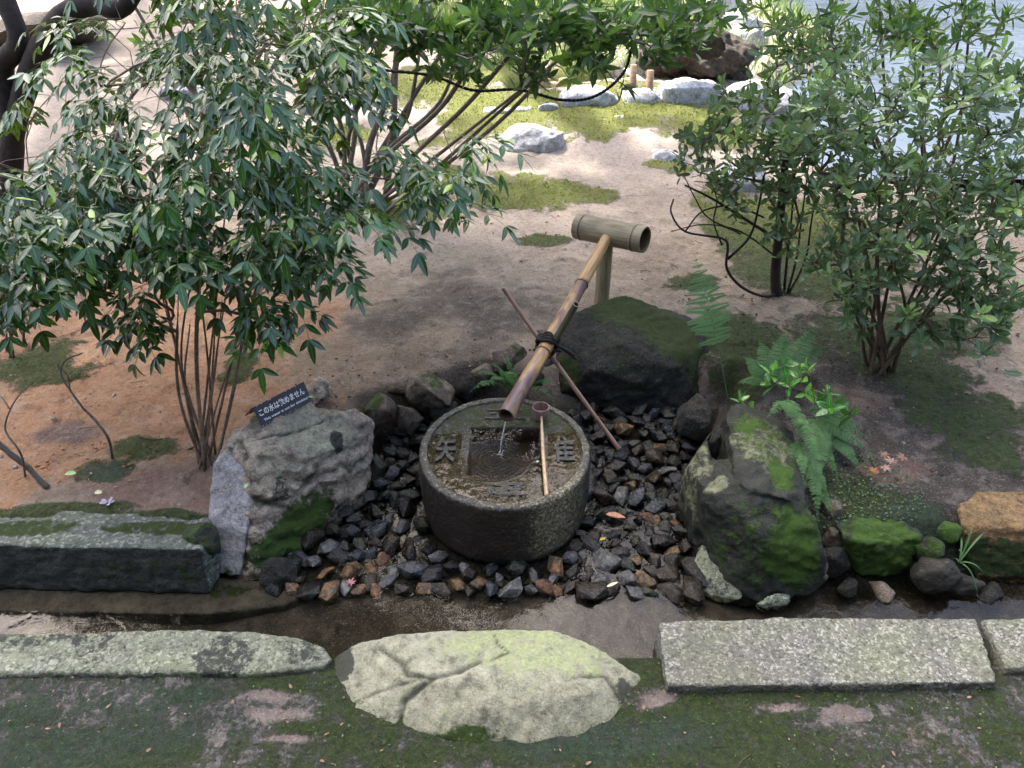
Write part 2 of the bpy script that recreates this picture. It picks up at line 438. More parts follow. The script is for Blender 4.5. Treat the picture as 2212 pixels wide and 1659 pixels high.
def water_mat(name, tint, bumpf, spec_rough=.03, ior=1.33):
    b = MB(name); nt = b.t
    nrm = bumpf(b)
    fr = nt.nodes.new('ShaderNodeFresnel'); fr.inputs['IOR'].default_value = ior; b.link(nrm, fr.inputs['Normal'])
    tr = nt.nodes.new('ShaderNodeBsdfTransparent'); tr.inputs['Color'].default_value = tint + (1,)
    gl = nt.nodes.new('ShaderNodeBsdfGlossy'); gl.inputs['Roughness'].default_value = spec_rough; b.link(nrm, gl.inputs['Normal'])
    mx = nt.nodes.new('ShaderNodeMixShader')
    b.link(fr.outputs[0], mx.inputs[0]); b.link(tr.outputs[0], mx.inputs[1]); b.link(gl.outputs[0], mx.inputs[2])
    b.link(mx.outputs[0], b.out.inputs['Surface'])
    return b.m
M['stream'] = water_mat('shallow stream water', (.70, .68, .60), lambda b: b.bump(b.math('ADD', b.noise(9, 3, .5, .6), b.math('MULTIPLY', b.noise(40, 3, .6, .6), .12)), .25, .02))

# ------------------------------------------------------------------ rocks
def hull(bm, pts):
    vs_ = [bm.verts.new(tuple(p)) for p in pts]
    bmesh.ops.convex_hull(bm, input=vs_)
def chunk(center, radii, n=26, seed=0, rot=0.0, tilt=0.0, box=0.0):
    """points of a faceted lump"""
    r = np.random.default_rng(seed)
    i = np.arange(n) + .5
    ph = np.arccos(1 - 2 * i / n); th = np.pi * (1 + 5 ** .5) * i + r.uniform(0, 6)
    d = np.stack([np.cos(th) * np.sin(ph), np.sin(th) * np.sin(ph), np.cos(ph)], 1) + r.normal(0, .18, (n, 3))
    d /= np.linalg.norm(d, axis=1)[:, None]
    if box: d = d / (np.abs(d).max(axis=1)[:, None] ** box)
    d *= r.uniform(.88, 1.06, (n, 1))
    p = d * np.array(radii)
    M3 = Matrix.Rotation(rot, 3, 'Z') @ Matrix.Rotation(tilt, 3, 'Y')
    p = p @ np.array(M3).T
    return p + np.array(center)
def remeshed(lobes, voxel, smooth_it=2):
    bm = bmesh.new()
    for l in lobes: hull(bm, l)
    loose = [v for v in bm.verts if not v.link_faces]
    bmesh.ops.delete(bm, geom=loose, context='VERTS')
    me = bpy.data.meshes.new('tmp'); bm.to_mesh(me); bm.free()
    o = bpy.data.objects.new('tmp', me); COL.objects.link(o)
    md = o.modifiers.new('r', 'REMESH'); md.mode = 'VOXEL'; md.voxel_size = voxel; md.adaptivity = 0
    if smooth_it:
        ms = o.modifiers.new('s', 'SMOOTH'); ms.factor = .5; ms.iterations = smooth_it
    dg = bpy.context.evaluated_depsgraph_get(); dg.update()
    out = bpy.data.meshes.new_from_object(o.evaluated_get(dg))
    bpy.data.objects.remove(o); bpy.data.meshes.remove(me)
    return out
def rock_mesh(name, lobes, voxel=.012, amp=.02, scale=6, ridge=.5, fine=.004, seed=0, masks=(), cracks=(), origin=None, smooth_it=2, strata=0.0, facedark=0.0, toplich=0.0, cuts=14):
    me = remeshed(lobes, voxel, smooth_it)
    n = len(me.vertices)
    co = np.empty(n * 3); me.vertices.foreach_get('co', co); co = co.reshape(-1, 3)
    no = np.empty(n * 3); me.vertices.foreach_get('normal', no); no = no.reshape(-1, 3)
    f1 = fbm(co, scale, 4, seed) - .5
    f2 = np.abs(fbm(co, scale * 1.7, 4, seed + 31) - .5) * 2
    f3 = fbm(co, 42, 3, seed + 77) - .5
    f4 = fbm(co * np.array([1, 1, 2.2]), scale * 3.2, 3, seed + 51) - .5
    d = amp * 2 * f1 + amp * ridge * (f2 - .25) * 1.6 + amp * .9 * f4 + fine * 2 * f3
    if strata: d += strata * (np.abs(((co[:, 2] + co[:, 0] * .5 + .08 * f1) * 14) % 1 - .5) - .25)
    if cuts:
        rc_ = np.random.default_rng(seed + 500); ctr = (co.max(0) + co.min(0)) / 2; q_ = co + no * d[:, None] - ctr; q0 = q_.copy()
        for _ in range(cuts):
            nn = rc_.normal(0, 1, 3) * np.array([1, 1, .8]); nn /= np.linalg.norm(nn); s_ = q_ @ nn; h_ = np.quantile(s_, rc_.uniform(.93, .995)); q_ -= (np.maximum(0, s_ - h_) * .85)[:, None] * nn
        co = co + (q_ - q0)
    ck = np.zeros(n)
    for line, w, depth in cracks:
        line = np.asarray(line, float); dd = np.full(n, 1e9)
        for a, b in zip(line[:-1], line[1:]):
            ab = b - a; t = np.clip(((co - a) @ ab) / (ab @ ab), 0, 1)
            dd = np.minimum(dd, np.linalg.norm((co - a - t[:, None] * ab)[:, :2], axis=1))
        dd = dd + (fbm(co, 30, 2, 5) - .5) * .012
        k = np.exp(-(np.maximum(dd, 0) / w) ** 2); d -= depth * k; ck = np.maximum(ck, k * (no[:, 2] > .2))
    co2 = co + no * d[:, None]
    at = {'moss': np.zeros(n), 'lichen': np.zeros(n), 'dark': np.zeros(n)}
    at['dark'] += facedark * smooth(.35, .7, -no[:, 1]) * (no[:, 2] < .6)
    at['lichen'] += toplich * smooth(.5, .8, no[:, 2])
    for kind, c, rad, val in masks:
        c = np.asarray(c, float); rad = np.asarray(rad if hasattr(rad, '__len__') else (rad,) * 3, float)
        q = np.linalg.norm((co2 - c) / rad, axis=1)
        at[kind] += val * (1 - smooth(.55, 1.15, q))
    if origin is None: origin = np.array([(co2[:, 0].min() + co2[:, 0].max()) / 2, (co2[:, 1].min() + co2[:, 1].max()) / 2, co2[:, 2].min()])
    co2 -= origin
    me.vertices.foreach_set('co', co2.ravel()); me.name = name
    for k, v in at.items():
        a = me.attributes.new(k, 'FLOAT', 'POINT'); a.data.foreach_set('value', v.astype(np.float32))
    a = me.attributes.new('crack', 'FLOAT', 'POINT'); a.data.foreach_set('value', np.clip(ck, 0, 1).astype(np.float32))
    me.polygons.foreach_set('use_smooth', [True] * len(me.polygons)); me.update()
    return me, origin
def rock(name, label, mat, lobes, cat='rock', group=None, **kw):
    me, og = rock_mesh(name, lobes, **kw)
    o = add(name, me, mat, loc=tuple(og)); return tag(o, label, cat, group)
def GG(*pts): return [G(*p) for p in pts]
def back(pts, dy, dz=0, dx=0): return [np.array(p) + np.array([dx, dy, dz]) for p in pts]

# ------------------------------------------------------------------ terrain
Z_NEAR, Z_SOIL = .085, .2
PIT = [G(*p, 0.0)[:2] for p in [(560, 1290), (1560, 1330), (1510, 1180), (1500, 1060), (1530, 960), (1560, 880), (1330, 880), (1180, 895), (1060, 872), (930, 905), (810, 940), (790, 1000), (720, 1090), (620, 1200)]]
PIT = [(x, min(y, 3.45)) for x, y in PIT]
POND = [G(*p, .1)[:2] for p in [(1600, 255), (1700, 335), (1850, 385), (2212, 440), (2600, 470)]] + [(30, 12), (40, 34), (9, 34), (4.6, 17.5), (4.4, 14.5), (4.6, 12.2)]
HOLLOW = [G(*p, .15)[:2] for p in [(1110, 212), (1200, 218), (1345, 188), (1420, 178), (1560, 165), (1560, 110), (1440, 105), (1330, 150), (1200, 172), (1100, 185)]]
def terrain_h(x, y):
    """height of the ground sheet"""
    p = np.stack([x, y, np.zeros_like(x)], 1)
    n = fbm(p, 1.1, 4, 3) - .5; nf = fbm(p, 7, 3, 9) - .5
    wob = (fbm(p, 3, 2, 13) - .5) * .06
    soil = Z_SOIL + .05 * n + .022 * nf + .10 * smooth(5.8, 7.6, y) * smooth(-1, 1.0, x) * (1 - smooth(3.2, 4.5, x)) * (1 - smooth(8.6, 9.5, y)) + .02 * smooth(3, 5, y)
    near = Z_NEAR + .018 * n + .006 * nf
    h = np.where(y < 1.9, near, soil)
    h = near + (soil - near) * smooth(2.12, 2.34, y + wob)
    ch = smooth(1.70, 1.82, y + wob * .3) * (1 - smooth(2.10, 2.30, y + wob))
    h = h * (1 - ch) + (-.075 + .01 * nf) * ch
    d = poly_sd(x, y, PIT)
    k = 1 - smooth(-.03, .13, d + wob)
    floor = -.035 + .03 * smooth(2.3, 3.4, y) + .01 * nf
    h = h * (1 - k) + floor * k
    d = poly_sd(x, y, POND); k = 1 - smooth(-.5, .35, d + wob * 3)
    h = h * (1 - k) + (-.35) * k
    d = poly_sd(x, y, HOLLOW); k = 1 - smooth(-.35, .12, d + wob * 2)
    h = h * (1 - k) + (-.45) * k
    return h
def th(x, y): return float(terrain_h(np.array([float(x)]), np.array([float(y)]))[0])

def geo(a, b, step, r):
    out = [a]
    while abs(out[-1] - a) < abs(b - a):
        out.append(out[-1] + step); step *= r
    return out[1:]
ys = np.array(sorted(geo(1.2, -40, -.02, 1.12))[:] + list(np.arange(1.2, 4.4, .0125)) + [4.4] + geo(4.4, 420, .0135, 1.02))
xs_mid = np.arange(-2.3, 2.301, .0145)
xs = np.array(sorted([-v for v in geo(2.3, 320, .016, 1.045)]) + list(xs_mid) + geo(2.3, 320, .016, 1.045))
X, Y = np.meshgrid(xs, ys); nx, ny = len(xs), len(ys)
x, y = X.ravel(), Y.ravel()
z = terrain_h(x, y)
p3 = np.stack([x, y, np.zeros_like(x)], 1)

col = np.zeros((len(x), 3)); col[:] = (.22, .175, .125)
def wpatch(cx, cy, rx, ry, zr=.2):
    c = G(cx, cy, zr); a = G(cx + rx, cy, zr); yy0 = G(cx, cy - ry, zr)[1]; yy1 = G(cx, cy + ry, zr)[1]
    return c[0], (yy0 + yy1) / 2, abs(a[0] - c[0]), abs(yy0 - yy1) / 2
warp = np.stack([fbm(p3, 2.6, 4, 21) - .5, fbm(p3, 2.6, 4, 22) - .5], 1)
warp2 = np.stack([fbm(p3, 11, 3, 23) - .5, fbm(p3, 11, 3, 24) - .5], 1)
def pmask(cx, cy, rx, ry, zr=.2, w=.9, soft=.35):
    X0, Y0, RX, RY = wpatch(cx, cy, rx, ry, zr)
    m = min(RX, RY)
    qx = (x - X0 + warp[:, 0] * m * w * 2 + warp2[:, 0] * m * w) / RX; qy = (y - Y0 + warp[:, 1] * m * w * 2 + warp2[:, 1] * m * w) / RY
    return 1 - smooth(1 - soft, 1 + soft, np.sqrt(qx * qx + qy * qy))
def paint(mask, c, s=1.0):
    global col
    k = (mask * s)[:, None]; col = col * (1 - k) + np.array(c) * k
far = smooth(4.6, 6.8, y)
paint(far, (.30, .25, .205))
for a in [(300, 760, 420, 170), (80, 940, 220, 120), (560, 880, 220, 90)]: paint(pmask(*a), (.31, .165, .085), .9)
paint(pmask(330, 720, 160, 50), (.42, .25, .14), .7)
paint(pmask(1060, 520, 330, 80), (.34, .28, .225), .8)
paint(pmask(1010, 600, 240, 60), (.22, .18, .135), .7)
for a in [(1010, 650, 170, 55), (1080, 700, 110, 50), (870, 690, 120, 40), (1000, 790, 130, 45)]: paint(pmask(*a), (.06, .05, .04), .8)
paint(pmask(780, 800, 130, 60), (.17, .12, .08), .6)
paint(pmask(340, 1060, 150, 60), (.20, .115, .085), .8)
paint(pmask(140, 930, 60, 28), (.10, .065, .06), .9)
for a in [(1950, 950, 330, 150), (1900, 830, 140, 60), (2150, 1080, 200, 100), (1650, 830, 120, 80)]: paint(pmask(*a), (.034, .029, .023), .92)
paint(pmask(2150, 850, 50, 55), (.32, .23, .16), .9)
paint(pmask(1830, 860, 80, 30), (.17, .12, .085), .7)
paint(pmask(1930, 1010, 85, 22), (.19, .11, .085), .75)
paint(pmask(1480, 700, 200, 60), (.20, .17, .13), .5)
nb = 1 - smooth(1.72, 1.84, y)
paint(nb, (.10, .098, .095)); paint(nb * smooth(.5, .62, fbm(p3, 3.2, 4, 40)), (.15, .145, .14), .6)
for a in [(575, 1500, 50, 16), (600, 1545, 60, 14), (630, 1600, 55, 12), (1680, 1520, 50, 12), (1820, 1545, 45, 16), (1425, 1500, 40, 22), (2000, 1600, 60, 20)]: paint(pmask(*a, zr=.085, w=2.4, soft=.7), (.26, .20, .17), .7)
chm = smooth(1.74, 1.82, y) * (1 - smooth(2.10, 2.22, y))
paint(chm, (.042, .039, .032))
paint(chm * smooth(-.1, .5, x), (.095, .088, .07), .75)
bed = fbm(p3 * np.array([.25, 1.6, 1]), 5, 4, 60)
paint(chm * smooth(.45, .6, bed), (.085, .078, .062), .7)
lb_k = (1 - smooth(-.75, -.6, x)) * smooth(1.84, 1.9, y) * (1 - smooth(2.18, 2.3, y)); paint(lb_k, (.055, .05, .043))
bk = smooth(.85, 1.0, x) * smooth(2.06, 2.12, y) * (1 - smooth(2.3, 2.45, y)); paint(bk, (.03, .027, .02))
pitm = 1 - smooth(-.02, .05, poly_sd(x, y, PIT))
paint(pitm * (y > 2.18), (.02, .018, .015))
col *= (.78 + .5 * fbm(p3, 3.5, 4, 50))[:, None]

moss = np.zeros(len(x))
for a in [(1285, 262, 260, 52), (1120, 268, 130, 36), (1010, 260, 90, 60), (1110, 415, 140, 36), (1235, 425, 95, 20), (860, 462, 150, 26), (950, 395, 80, 30), (1440, 368, 60, 16),
          (1560, 300, 90, 50), (1790, 610, 170, 50), (1660, 470, 170, 60), (1830, 560, 200, 90), (2010, 800, 130, 110), (2090, 900, 170, 50), (1940, 730, 200, 60), (2150, 980, 90, 50), (300, 963, 75, 26), (225, 1015, 62, 28), (110, 785, 110, 50),
          (515, 800, 38, 38), (570, 915, 30, 18), (110, 1110, 180, 26), (360, 1125, 120, 18), (1600, 760, 120, 60), (1170, 525, 60, 12), (1120, 165, 220, 30), (60, 60, 120, 30), (880, 190, 120, 40), (700, 300, 120, 25), (1500, 620, 60, 20)]:
    moss = np.maximum(moss, pmask(*a, soft=.45) * .95)
for a in [(1960, 1120, 110, 75), (1860, 1080, 100, 60), (2060, 1200, 60, 60)]: moss = np.maximum(moss, pmask(*a, soft=.4) * .8)
for a in [(1560, 1570, 200, 60), (1150, 1630, 260, 45), (1700, 1510, 300, 22), (2160, 1560, 90, 80), (620, 1475, 140, 25), (180, 1620, 300, 60), (720, 1600, 160, 50), (420, 1500, 120, 20), (1330, 1600, 160, 70), (60, 1540, 120, 40), (1420, 1640, 300, 40), (900, 1640, 200, 40)]:
    moss = np.maximum(moss, pmask(*a, zr=.085, soft=.6) * .8)
moss = np.maximum(moss, nb * (.46 + .30 * smooth(.4, .6, fbm(p3, 2.4, 3, 70))))
moss = np.maximum(moss, bk * .42)
moss *= (1 - pitm * (y > 2.1)) * (1 - chm)
for a in [(575, 1500, 50, 16), (600, 1545, 60, 14), (630, 1600, 55, 12), (1680, 1520, 50, 12), (1820, 1545, 45, 16), (1425, 1500, 40, 22)]: moss *= 1 - .8 * pmask(*a, zr=.085, w=2.4, soft=.7)
blue = np.zeros(len(x))
for a in [(200, 1560, 330, 110), (1300, 1600, 250, 60), (1960, 1130, 130, 80), (230, 1020, 60, 25)]: blue = np.maximum(blue, pmask(*a, zr=.085 if a[1] > 1300 else .2))
wet = np.clip(chm + pitm, 0, 1)
pm = 1 - smooth(-.3, .1, poly_sd(x, y, POND)); paint(pm, (.035, .045, .05)); moss *= 1 - pm
hm = 1 - smooth(-.2, .1, poly_sd(x, y, HOLLOW)); paint(hm, (.06, .04, .03))
z = z + .010 * (fbm(p3, 16, 4, 90) - .5) * (y > 2.2) * (y < 9) - .012 * smooth(.58, .66, fbm(p3, 6, 2, 91)) * (y > 2.5) * (y < 8)
z = z + .016 * moss * (fbm(p3, 20, 3, 80)) + .004 * (fbm(p3, 45, 2, 81) - .5) * (y < 5)
jj, ii = np.meshgrid(np.arange(nx - 1), np.arange(ny - 1)); a_ = (ii * nx + jj).ravel()
faces = np.stack([a_, a_ + 1, a_ + nx + 1, a_ + nx], 1)

def ground_mat():
    b = MB('soil and moss ground')
    c = b.attr('basecol', 'Color')
    n1 = b.noise(38, 6, .7); n2 = b.noise(150, 4, .75); n3 = b.noise(11, 6, .65, .3)
    c = b.mix(b.ramp(n1, [(.3, .5), (.6, 0.)]), c, b.mix(.6, c, (.03, .022, .018)))
    c = b.mix(b.ramp(n3, [(.48, 0.), (.72, .5)]), c, b.mix(.55, c, (.5, .43, .38)))
    c = b.mix(b.math('MULTIPLY', b.step(n2, .6, .05), .6), c, b.mix(.6, c, (.7, .62, .55)))
    c = b.mix(b.math('MULTIPLY', b.step(b.noise(75, 5, .78), .61, .05), .7), c, (.045, .035, .028))
    c = b.mix(b.math('MULTIPLY', b.ramp(b.noise(24, 8, .82), [(.38, 1.), (.5, 0.)]), .55), c, b.mix(.7, c, (.03, .024, .02)))
    h0 = b.math('ADD', b.math('MULTIPLY', n1, 1.2), b.math('MULTIPLY', n2, .6))
    n = b.math('ADD', b.math('MULTIPLY', b.noise(14, 8, .78, .3), .6), b.math('MULTIPLY', b.noise(55, 6, .8), .4))
    ma = b.attr('moss'); m = b.math('ADD', ma, b.math('MULTIPLY', b.math('MULTIPLY', b.math('SUBTRACT', n, .5), 3.6), b.math('ADD', .25, b.math('MULTIPLY', ma, 1.6, clamp=True))))
    mask = b.math('MULTIPLY', b.ramp(m, [(.36, 0.), (.52, .7), (.75, 1.)]), b.ramp(b.noise(64, 6, .75), [(.32, .35), (.5, 1.)]))
    fine = b.noise(260, 4, .8); clump = b.noise(42, 4, .65)
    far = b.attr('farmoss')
    m1 = b.mix(far, (.014, .024, .005), (.07, .08, .012)); m2 = b.mix(far, (.092, .135, .035), (.26, .29, .05))  # far moss brighter: its sunlight is put into the colour
    mb1 = b.mix(b.attr('blue'), m1, (.018, .036, .018)); mb2 = b.mix(b.attr('blue'), m2, (.085, .135, .085))
    mc = b.mix(b.ramp(b.math('ADD', b.math('MULTIPLY', fine, .5), b.math('MULTIPLY', clump, .5)), [(.36, 0.), (.62, 1.)]), mb1, mb2)
    c = b.mix(mask, c, mc)
    wet = b.attr('wet')
    r = b.mix(mask, b.ramp(n1, [(.3, .75), (.7, .95)]), (.92, .92, .92))
    r = b.mix(wet, r, (.35, .35, .35))
    h = b.math('ADD', h0, b.math('MULTIPLY', mask, b.math('ADD', b.math('MULTIPLY', fine, 1.5), b.math('MULTIPLY', clump, 2.0))))
    return b.done(c, r, b.bump(h, .9, .018), .3)
M['ground'] = ground_mat()
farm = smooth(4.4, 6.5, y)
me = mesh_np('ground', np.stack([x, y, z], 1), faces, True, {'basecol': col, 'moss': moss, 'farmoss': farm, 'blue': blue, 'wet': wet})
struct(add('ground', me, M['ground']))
print('ground verts', len(x))

# water sheets
def sheet(name, x0, x1, y0, y1, zz, m, n=2):
    gx = np.linspace(x0, x1, n); gy = np.linspace(y0, y1, n); A, B = np.meshgrid(gx, gy)
    v = np.stack([A.ravel(), B.ravel(), np.full(A.size, zz)], 1)
    f = [(i * n + j, i * n + j + 1, (i + 1) * n + j + 1, (i + 1) * n + j) for i in range(n - 1) for j in range(n - 1)]
    return struct(add(name, mesh_np(name, v, f), m))
sheet('water', -9, 9, 1.72, 3.5, 0.0, M['stream'])
def pond_b(b): return b.bump(b.math('ADD', b.noise(1.2, 4, .6, 1.0), b.math('MULTIPLY', b.noise(6, 3, .6), .15)), .3, .06)
_p = MB('sky tinted pond water'); M['pond'] = _p.done(_p.ramp(_p.noise(.8, 5, .6, 1.0), [(.35, (.018, .026, .040)), (.65, (.055, .07, .10))]), .22, pond_b(_p), .3)  # bluish sky reflection put into the opaque base colour
sheet('pond_water', .2, 60, 6.8, 45, -.06, M['pond'])

# ------------------------------------------------------------------ the hall behind the viewer, its eaves reach over the near bank
def box_mesh(name, lo, hi, off=(0, 0, 0)):
    x0, y0, z0 = lo; x1, y1, z1 = hi
    v = [(x0, y0, z0), (x1, y0, z0), (x1, y1, z0), (x0, y1, z0), (x0, y0, z1), (x1, y0, z1), (x1, y1, z1), (x0, y1, z1)]
    return mesh_np(name, np.array(v) - np.array(off), [(3, 2, 1, 0), (4, 5, 6, 7), (0, 1, 5, 4), (1, 2, 6, 5), (2, 3, 7, 6), (3, 0, 4, 7)], False)
hall = empty('temple_hall', 'wooden temple hall with plaster wall and wide tiled eaves behind the viewer', 'building', (0, -4, 0))
M['plaster'] = simple('grey white plaster', (.42, .40, .36), .9, 8, .1, .1); M['timber'] = simple('dark weathered timber', (.09, .06, .04), .7, 20, .3, .2); M['tile'] = simple('grey roof tile', (.10, .105, .11), .6, 30, .2, .2)
o = add('wall', box_mesh('wall', (-11, -3.2, -.1), (11, -3.0, 4.2), (0, -4, 0)), M['plaster'], hall)
for k in range(9):
    xk = -10.8 + k * 2.7; add('pillar', box_mesh('pillar', (xk - .1, -2.99, -.1), (xk + .1, -2.79, 4.2), (0, -4, 0)), M['timber'], hall)
add('floor', box_mesh('floor', (-11, -2.78, .55), (11, -.75, .65), (0, -4, 0)), M['timber'], hall)
rv = np.array([(-12, -.35, 3.45), (12, -.35, 3.45), (12, -8, 8.4), (-12, -8, 8.4), (-12, -.35, 3.6), (12, -.35, 3.6), (12, -8, 8.6), (-12, -8, 8.6), (-12, -15, 3.6), (12, -15, 3.6)]) - np.array([0, -4, 0])
add('roof', mesh_np('roof', rv, [(0, 3, 2, 1), (4, 5, 6, 7), (0, 1, 5, 4), (7, 6, 9, 8), (0, 4, 7, 3), (1, 2, 6, 5)], False), M['tile'], hall)

# ------------------------------------------------------------------ kerbs and big stones of the channel
KG = 'stone kerbs along the channel'
def block(name, label, mat, top_px, zt, zb, cat='kerb stone', group=None, inset=.0, **kw):
    top = [G(px, py, zt) for px, py in top_px]
    bot = [np.array([p[0], p[1], zb]) for p in top]
    return rock(name, label, mat, [top + bot], cat, group, cuts=0, **kw)
block('kerb_stone', 'long pale lichened granite kerb with rounded right end beside the mossy ground', M['granite_green'],
      [(-260, 1378), (0, 1367), (300, 1361), (560, 1362), (640, 1376), (700, 1396), (718, 1420), (700, 1438), (560, 1452), (300, 1446), (0, 1452), (-260, 1455)], .115, -.1,
      group=KG, voxel=.009, amp=.008, scale=7, fine=.004, seed=3,
      masks=[('dark', G(40, 1380, .11), (.25, .05, .1), .35), ('dark', G(480, 1425, .11), .12, .45), ('dark', G(660, 1400, .11), .1, .3), ('dark', G(200, 1395, .11), .1, .3)])
block('kerb_stone', 'rectangular chiselled grey granite kerb slab in front of the right rock', M['granite'],
      [(1423, 1342), (1700, 1334), (2108, 1335), (2154, 1474), (1800, 1478), (1440, 1481)], .13, -.1, group=KG, voxel=.009, amp=.005, scale=9, fine=.005, seed=4, smooth_it=1)
block('kerb_stone', 'short granite kerb at the picture edge right of a dark gap', M['granite'],
      [(2118, 1335), (2420, 1332), (2420, 1462), (2175, 1442)], .13, -.1, group=KG, voxel=.01, amp=.005, scale=9, fine=.005, seed=5, smooth_it=1)
sx = G(1000, 1500, .1)
crk = lambda *pts: [G(a, b, .14) for a, b in pts]
rock('flat_rock', 'large yellow green cracked boulder lying between the two granite kerbs', M['rock_green'],
     [GG((722, 1420, .10), (760, 1392, .13), (860, 1366, .15), (960, 1376, .16), (1085, 1378, .16), (1110, 1356, .15), (1200, 1358, .15), (1300, 1398, .13), (1392, 1462, .09), (1385, 1490, .08), (1340, 1570, .07),
          (1240, 1640, .05), (1130, 1650, .05), (1080, 1590, .10), (960, 1590, .10), (860, 1580, .08), (740, 1550, .07), (715, 1500, .07),
          (900, 1450, .175), (1150, 1430, .18), (1250, 1500, .165), (1050, 1530, .165)) +
      [np.array([G(*q)[0], G(*q)[1], -.1]) for q in [(740, 1400, .1), (1100, 1365, .1), (1385, 1470, .1), (1150, 1640, .1), (730, 1530, .1)]]],
     'boulder', voxel=.0095, amp=.012, scale=4, ridge=.5, fine=.003, seed=8, cuts=0,
     masks=[('dark', G(740, 1435, .1), (.05, .08, .1), .7), ('dark', G(1150, 1640, .04), (.3, .04, .1), .5), ('dark', G(1350, 1500, .08), (.05, .06, .1), .5),
            ('lichen', G(1150, 1400, .15), (.35, .14, .1), .35), ('moss', G(1010, 1600, .08), (.14, .04, .08), .7), ('moss', G(1310, 1400, .12), (.09, .05, .1), .25)],
     cracks=[(crk((820, 1400), (868, 1440), (880, 1468), (930, 1478), (990, 1465), (1040, 1440)), .008, .014), (crk((935, 1480), (872, 1510), (860, 1545), (885, 1600)), .008, .016),
             (crk((735, 1510), (800, 1490), (900, 1478)), .005, .006), (crk((790, 1560), (825, 1535)), .004, .005), (crk((1070, 1378), (1075, 1400), (1100, 1420), (1060, 1440)), .004, .004), (crk((1240, 1470), (1310, 1455), (1335, 1490)), .006, .008)])

# left raised kerb with its dark face over the water
lt = [G(px, py, .215) for px, py in [(-250, 1172), (0, 1172), (250, 1178), (430, 1186)]]
lb = [(p[0], p[1] + .19, .205) for p in lt]
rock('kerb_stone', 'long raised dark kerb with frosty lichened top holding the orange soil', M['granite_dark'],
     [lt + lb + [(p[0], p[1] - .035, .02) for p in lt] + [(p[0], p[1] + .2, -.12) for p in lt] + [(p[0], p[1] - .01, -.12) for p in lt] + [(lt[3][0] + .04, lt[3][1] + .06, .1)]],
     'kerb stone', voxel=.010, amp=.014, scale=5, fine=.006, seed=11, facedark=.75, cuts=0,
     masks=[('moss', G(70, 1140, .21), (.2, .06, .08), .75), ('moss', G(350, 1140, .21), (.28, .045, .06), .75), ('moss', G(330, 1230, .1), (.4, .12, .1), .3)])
# submerged ledge under it
rock('ledge', 'low submerged stone ledge at the foot of the raised left kerb', rock_mat('silted grey ledge stone', (.035, .033, .03), (.085, .08, .07), (.16, .15, .125), 5, .2, (.3, .29, .25), .05, (.16, .17, .09), .5),
     [[np.array([a, b, c]) for a, b in [(-2.6, 2.17), (-1.3, 2.18), (-.72, 2.13), (-.9, 2.03), (-1.2, 1.985), (-1.7, 2.01), (-2.6, 2.01)] for c in (-.12, -.008)]],
     'stone ledge', voxel=.012, amp=.010, scale=4, fine=.003, seed=15, cuts=0, masks=[('moss', (-1.15, 2.1, 0), (.14, .04, .05), .5)])
rock('mossy_stone', 'small dark moss covered round stone wedged between raised kerb and sign rock', M['rock_black'],
     [chunk(G(437, 1172, .17), (.085, .075, .10), 20, 3), chunk(G(455, 1195, .1), (.05, .05, .09), 16, 4)], 'stone', voxel=.008, amp=.008, fine=.004, seed=17,
     masks=[('moss', G(437, 1172, .2), .2, .35)])

# the rock that carries the sign
sf = GG((470, 985, .36), (497, 932, .41), (545, 925, .43), (600, 905, .44), (660, 872, .43), (770, 887, .36), (793, 905, .33), (790, 955, .25), (748, 1030, .14),
        (700, 1105, .06), (645, 1190, .0), (560, 1262, -.03), (500, 1262, -.03), (455, 1160, .13), (452, 1130, .16), (458, 1060, .26), (545, 985, .43), (540, 1080, .29), (700, 960, .35))
rock('sign_rock', 'big tan and grey lichened rock carrying the little black sign', M['rock_tan'],
     [sf + back(sf[:7], .16, -.16) + [np.array([-.95, 2.6, -.05]), np.array([-.66, 2.62, -.05])],
      GG((690, 820, .44), (707, 826, .44), (706, 858, .42), (670, 880, .42), (640, 880, .42), (650, 845, .43)) + back(GG((690, 830, .2), (640, 880, .2), (706, 850, .2)), .05)],
     'rock', voxel=.008, amp=.017, scale=6, ridge=1.3, fine=.006, seed=21, strata=.028, cracks=[(GG((520, 960, .4), (532, 1000, .38), (545, 1060, .3), (530, 1120, .2), (520, 1200, .08)), .012, .022), (GG((560, 950, .42), (620, 935, .42), (700, 900, .4)), .006, .012), (GG((550, 1080, .28), (620, 1060, .28), (700, 1010, .25)), .006, .010)], cuts=0,
     masks=[('moss', G(640, 1150, .06), (.16, .13, .13), .8), ('moss', G(690, 1080, .08), (.09, .09, .1), .8), ('moss', G(560, 1200, .05), (.10, .08, .10), .55), ('moss', G(740, 1010, .14), (.07, .09, .1), .6),
            ('dark', G(727, 952, .32), (.028, .045, .07), 1.0), ('dark', G(700, 1090, .04), (.12, .12, .08), .4), ('dark', G(600, 1060, .25), (.06, .06, .08), .35),
            ('dark', G(520, 1180, .06), (.08, .05, .08), .3), ('lichen', G(700, 930, .38), (.22, .14, .14), .34), ('lichen', G(600, 1010, .35), (.18, .16, .15), .16), ('dark', G(640, 1040, .2), (.12, .09, .12), .22), ('moss', G(660, 1110, .1), (.14, .10, .12), .5), ('moss', G(600, 1180, .05), (.12, .1, .1), .5)])
gf = GG((462, 1000, .345), (452, 1130, .175), (458, 1190, .08), (478, 1235, .01), (520, 1240, .01), (535, 1150, .16), (548, 1085, .27), (530, 1010, .37), (490, 975, .39))
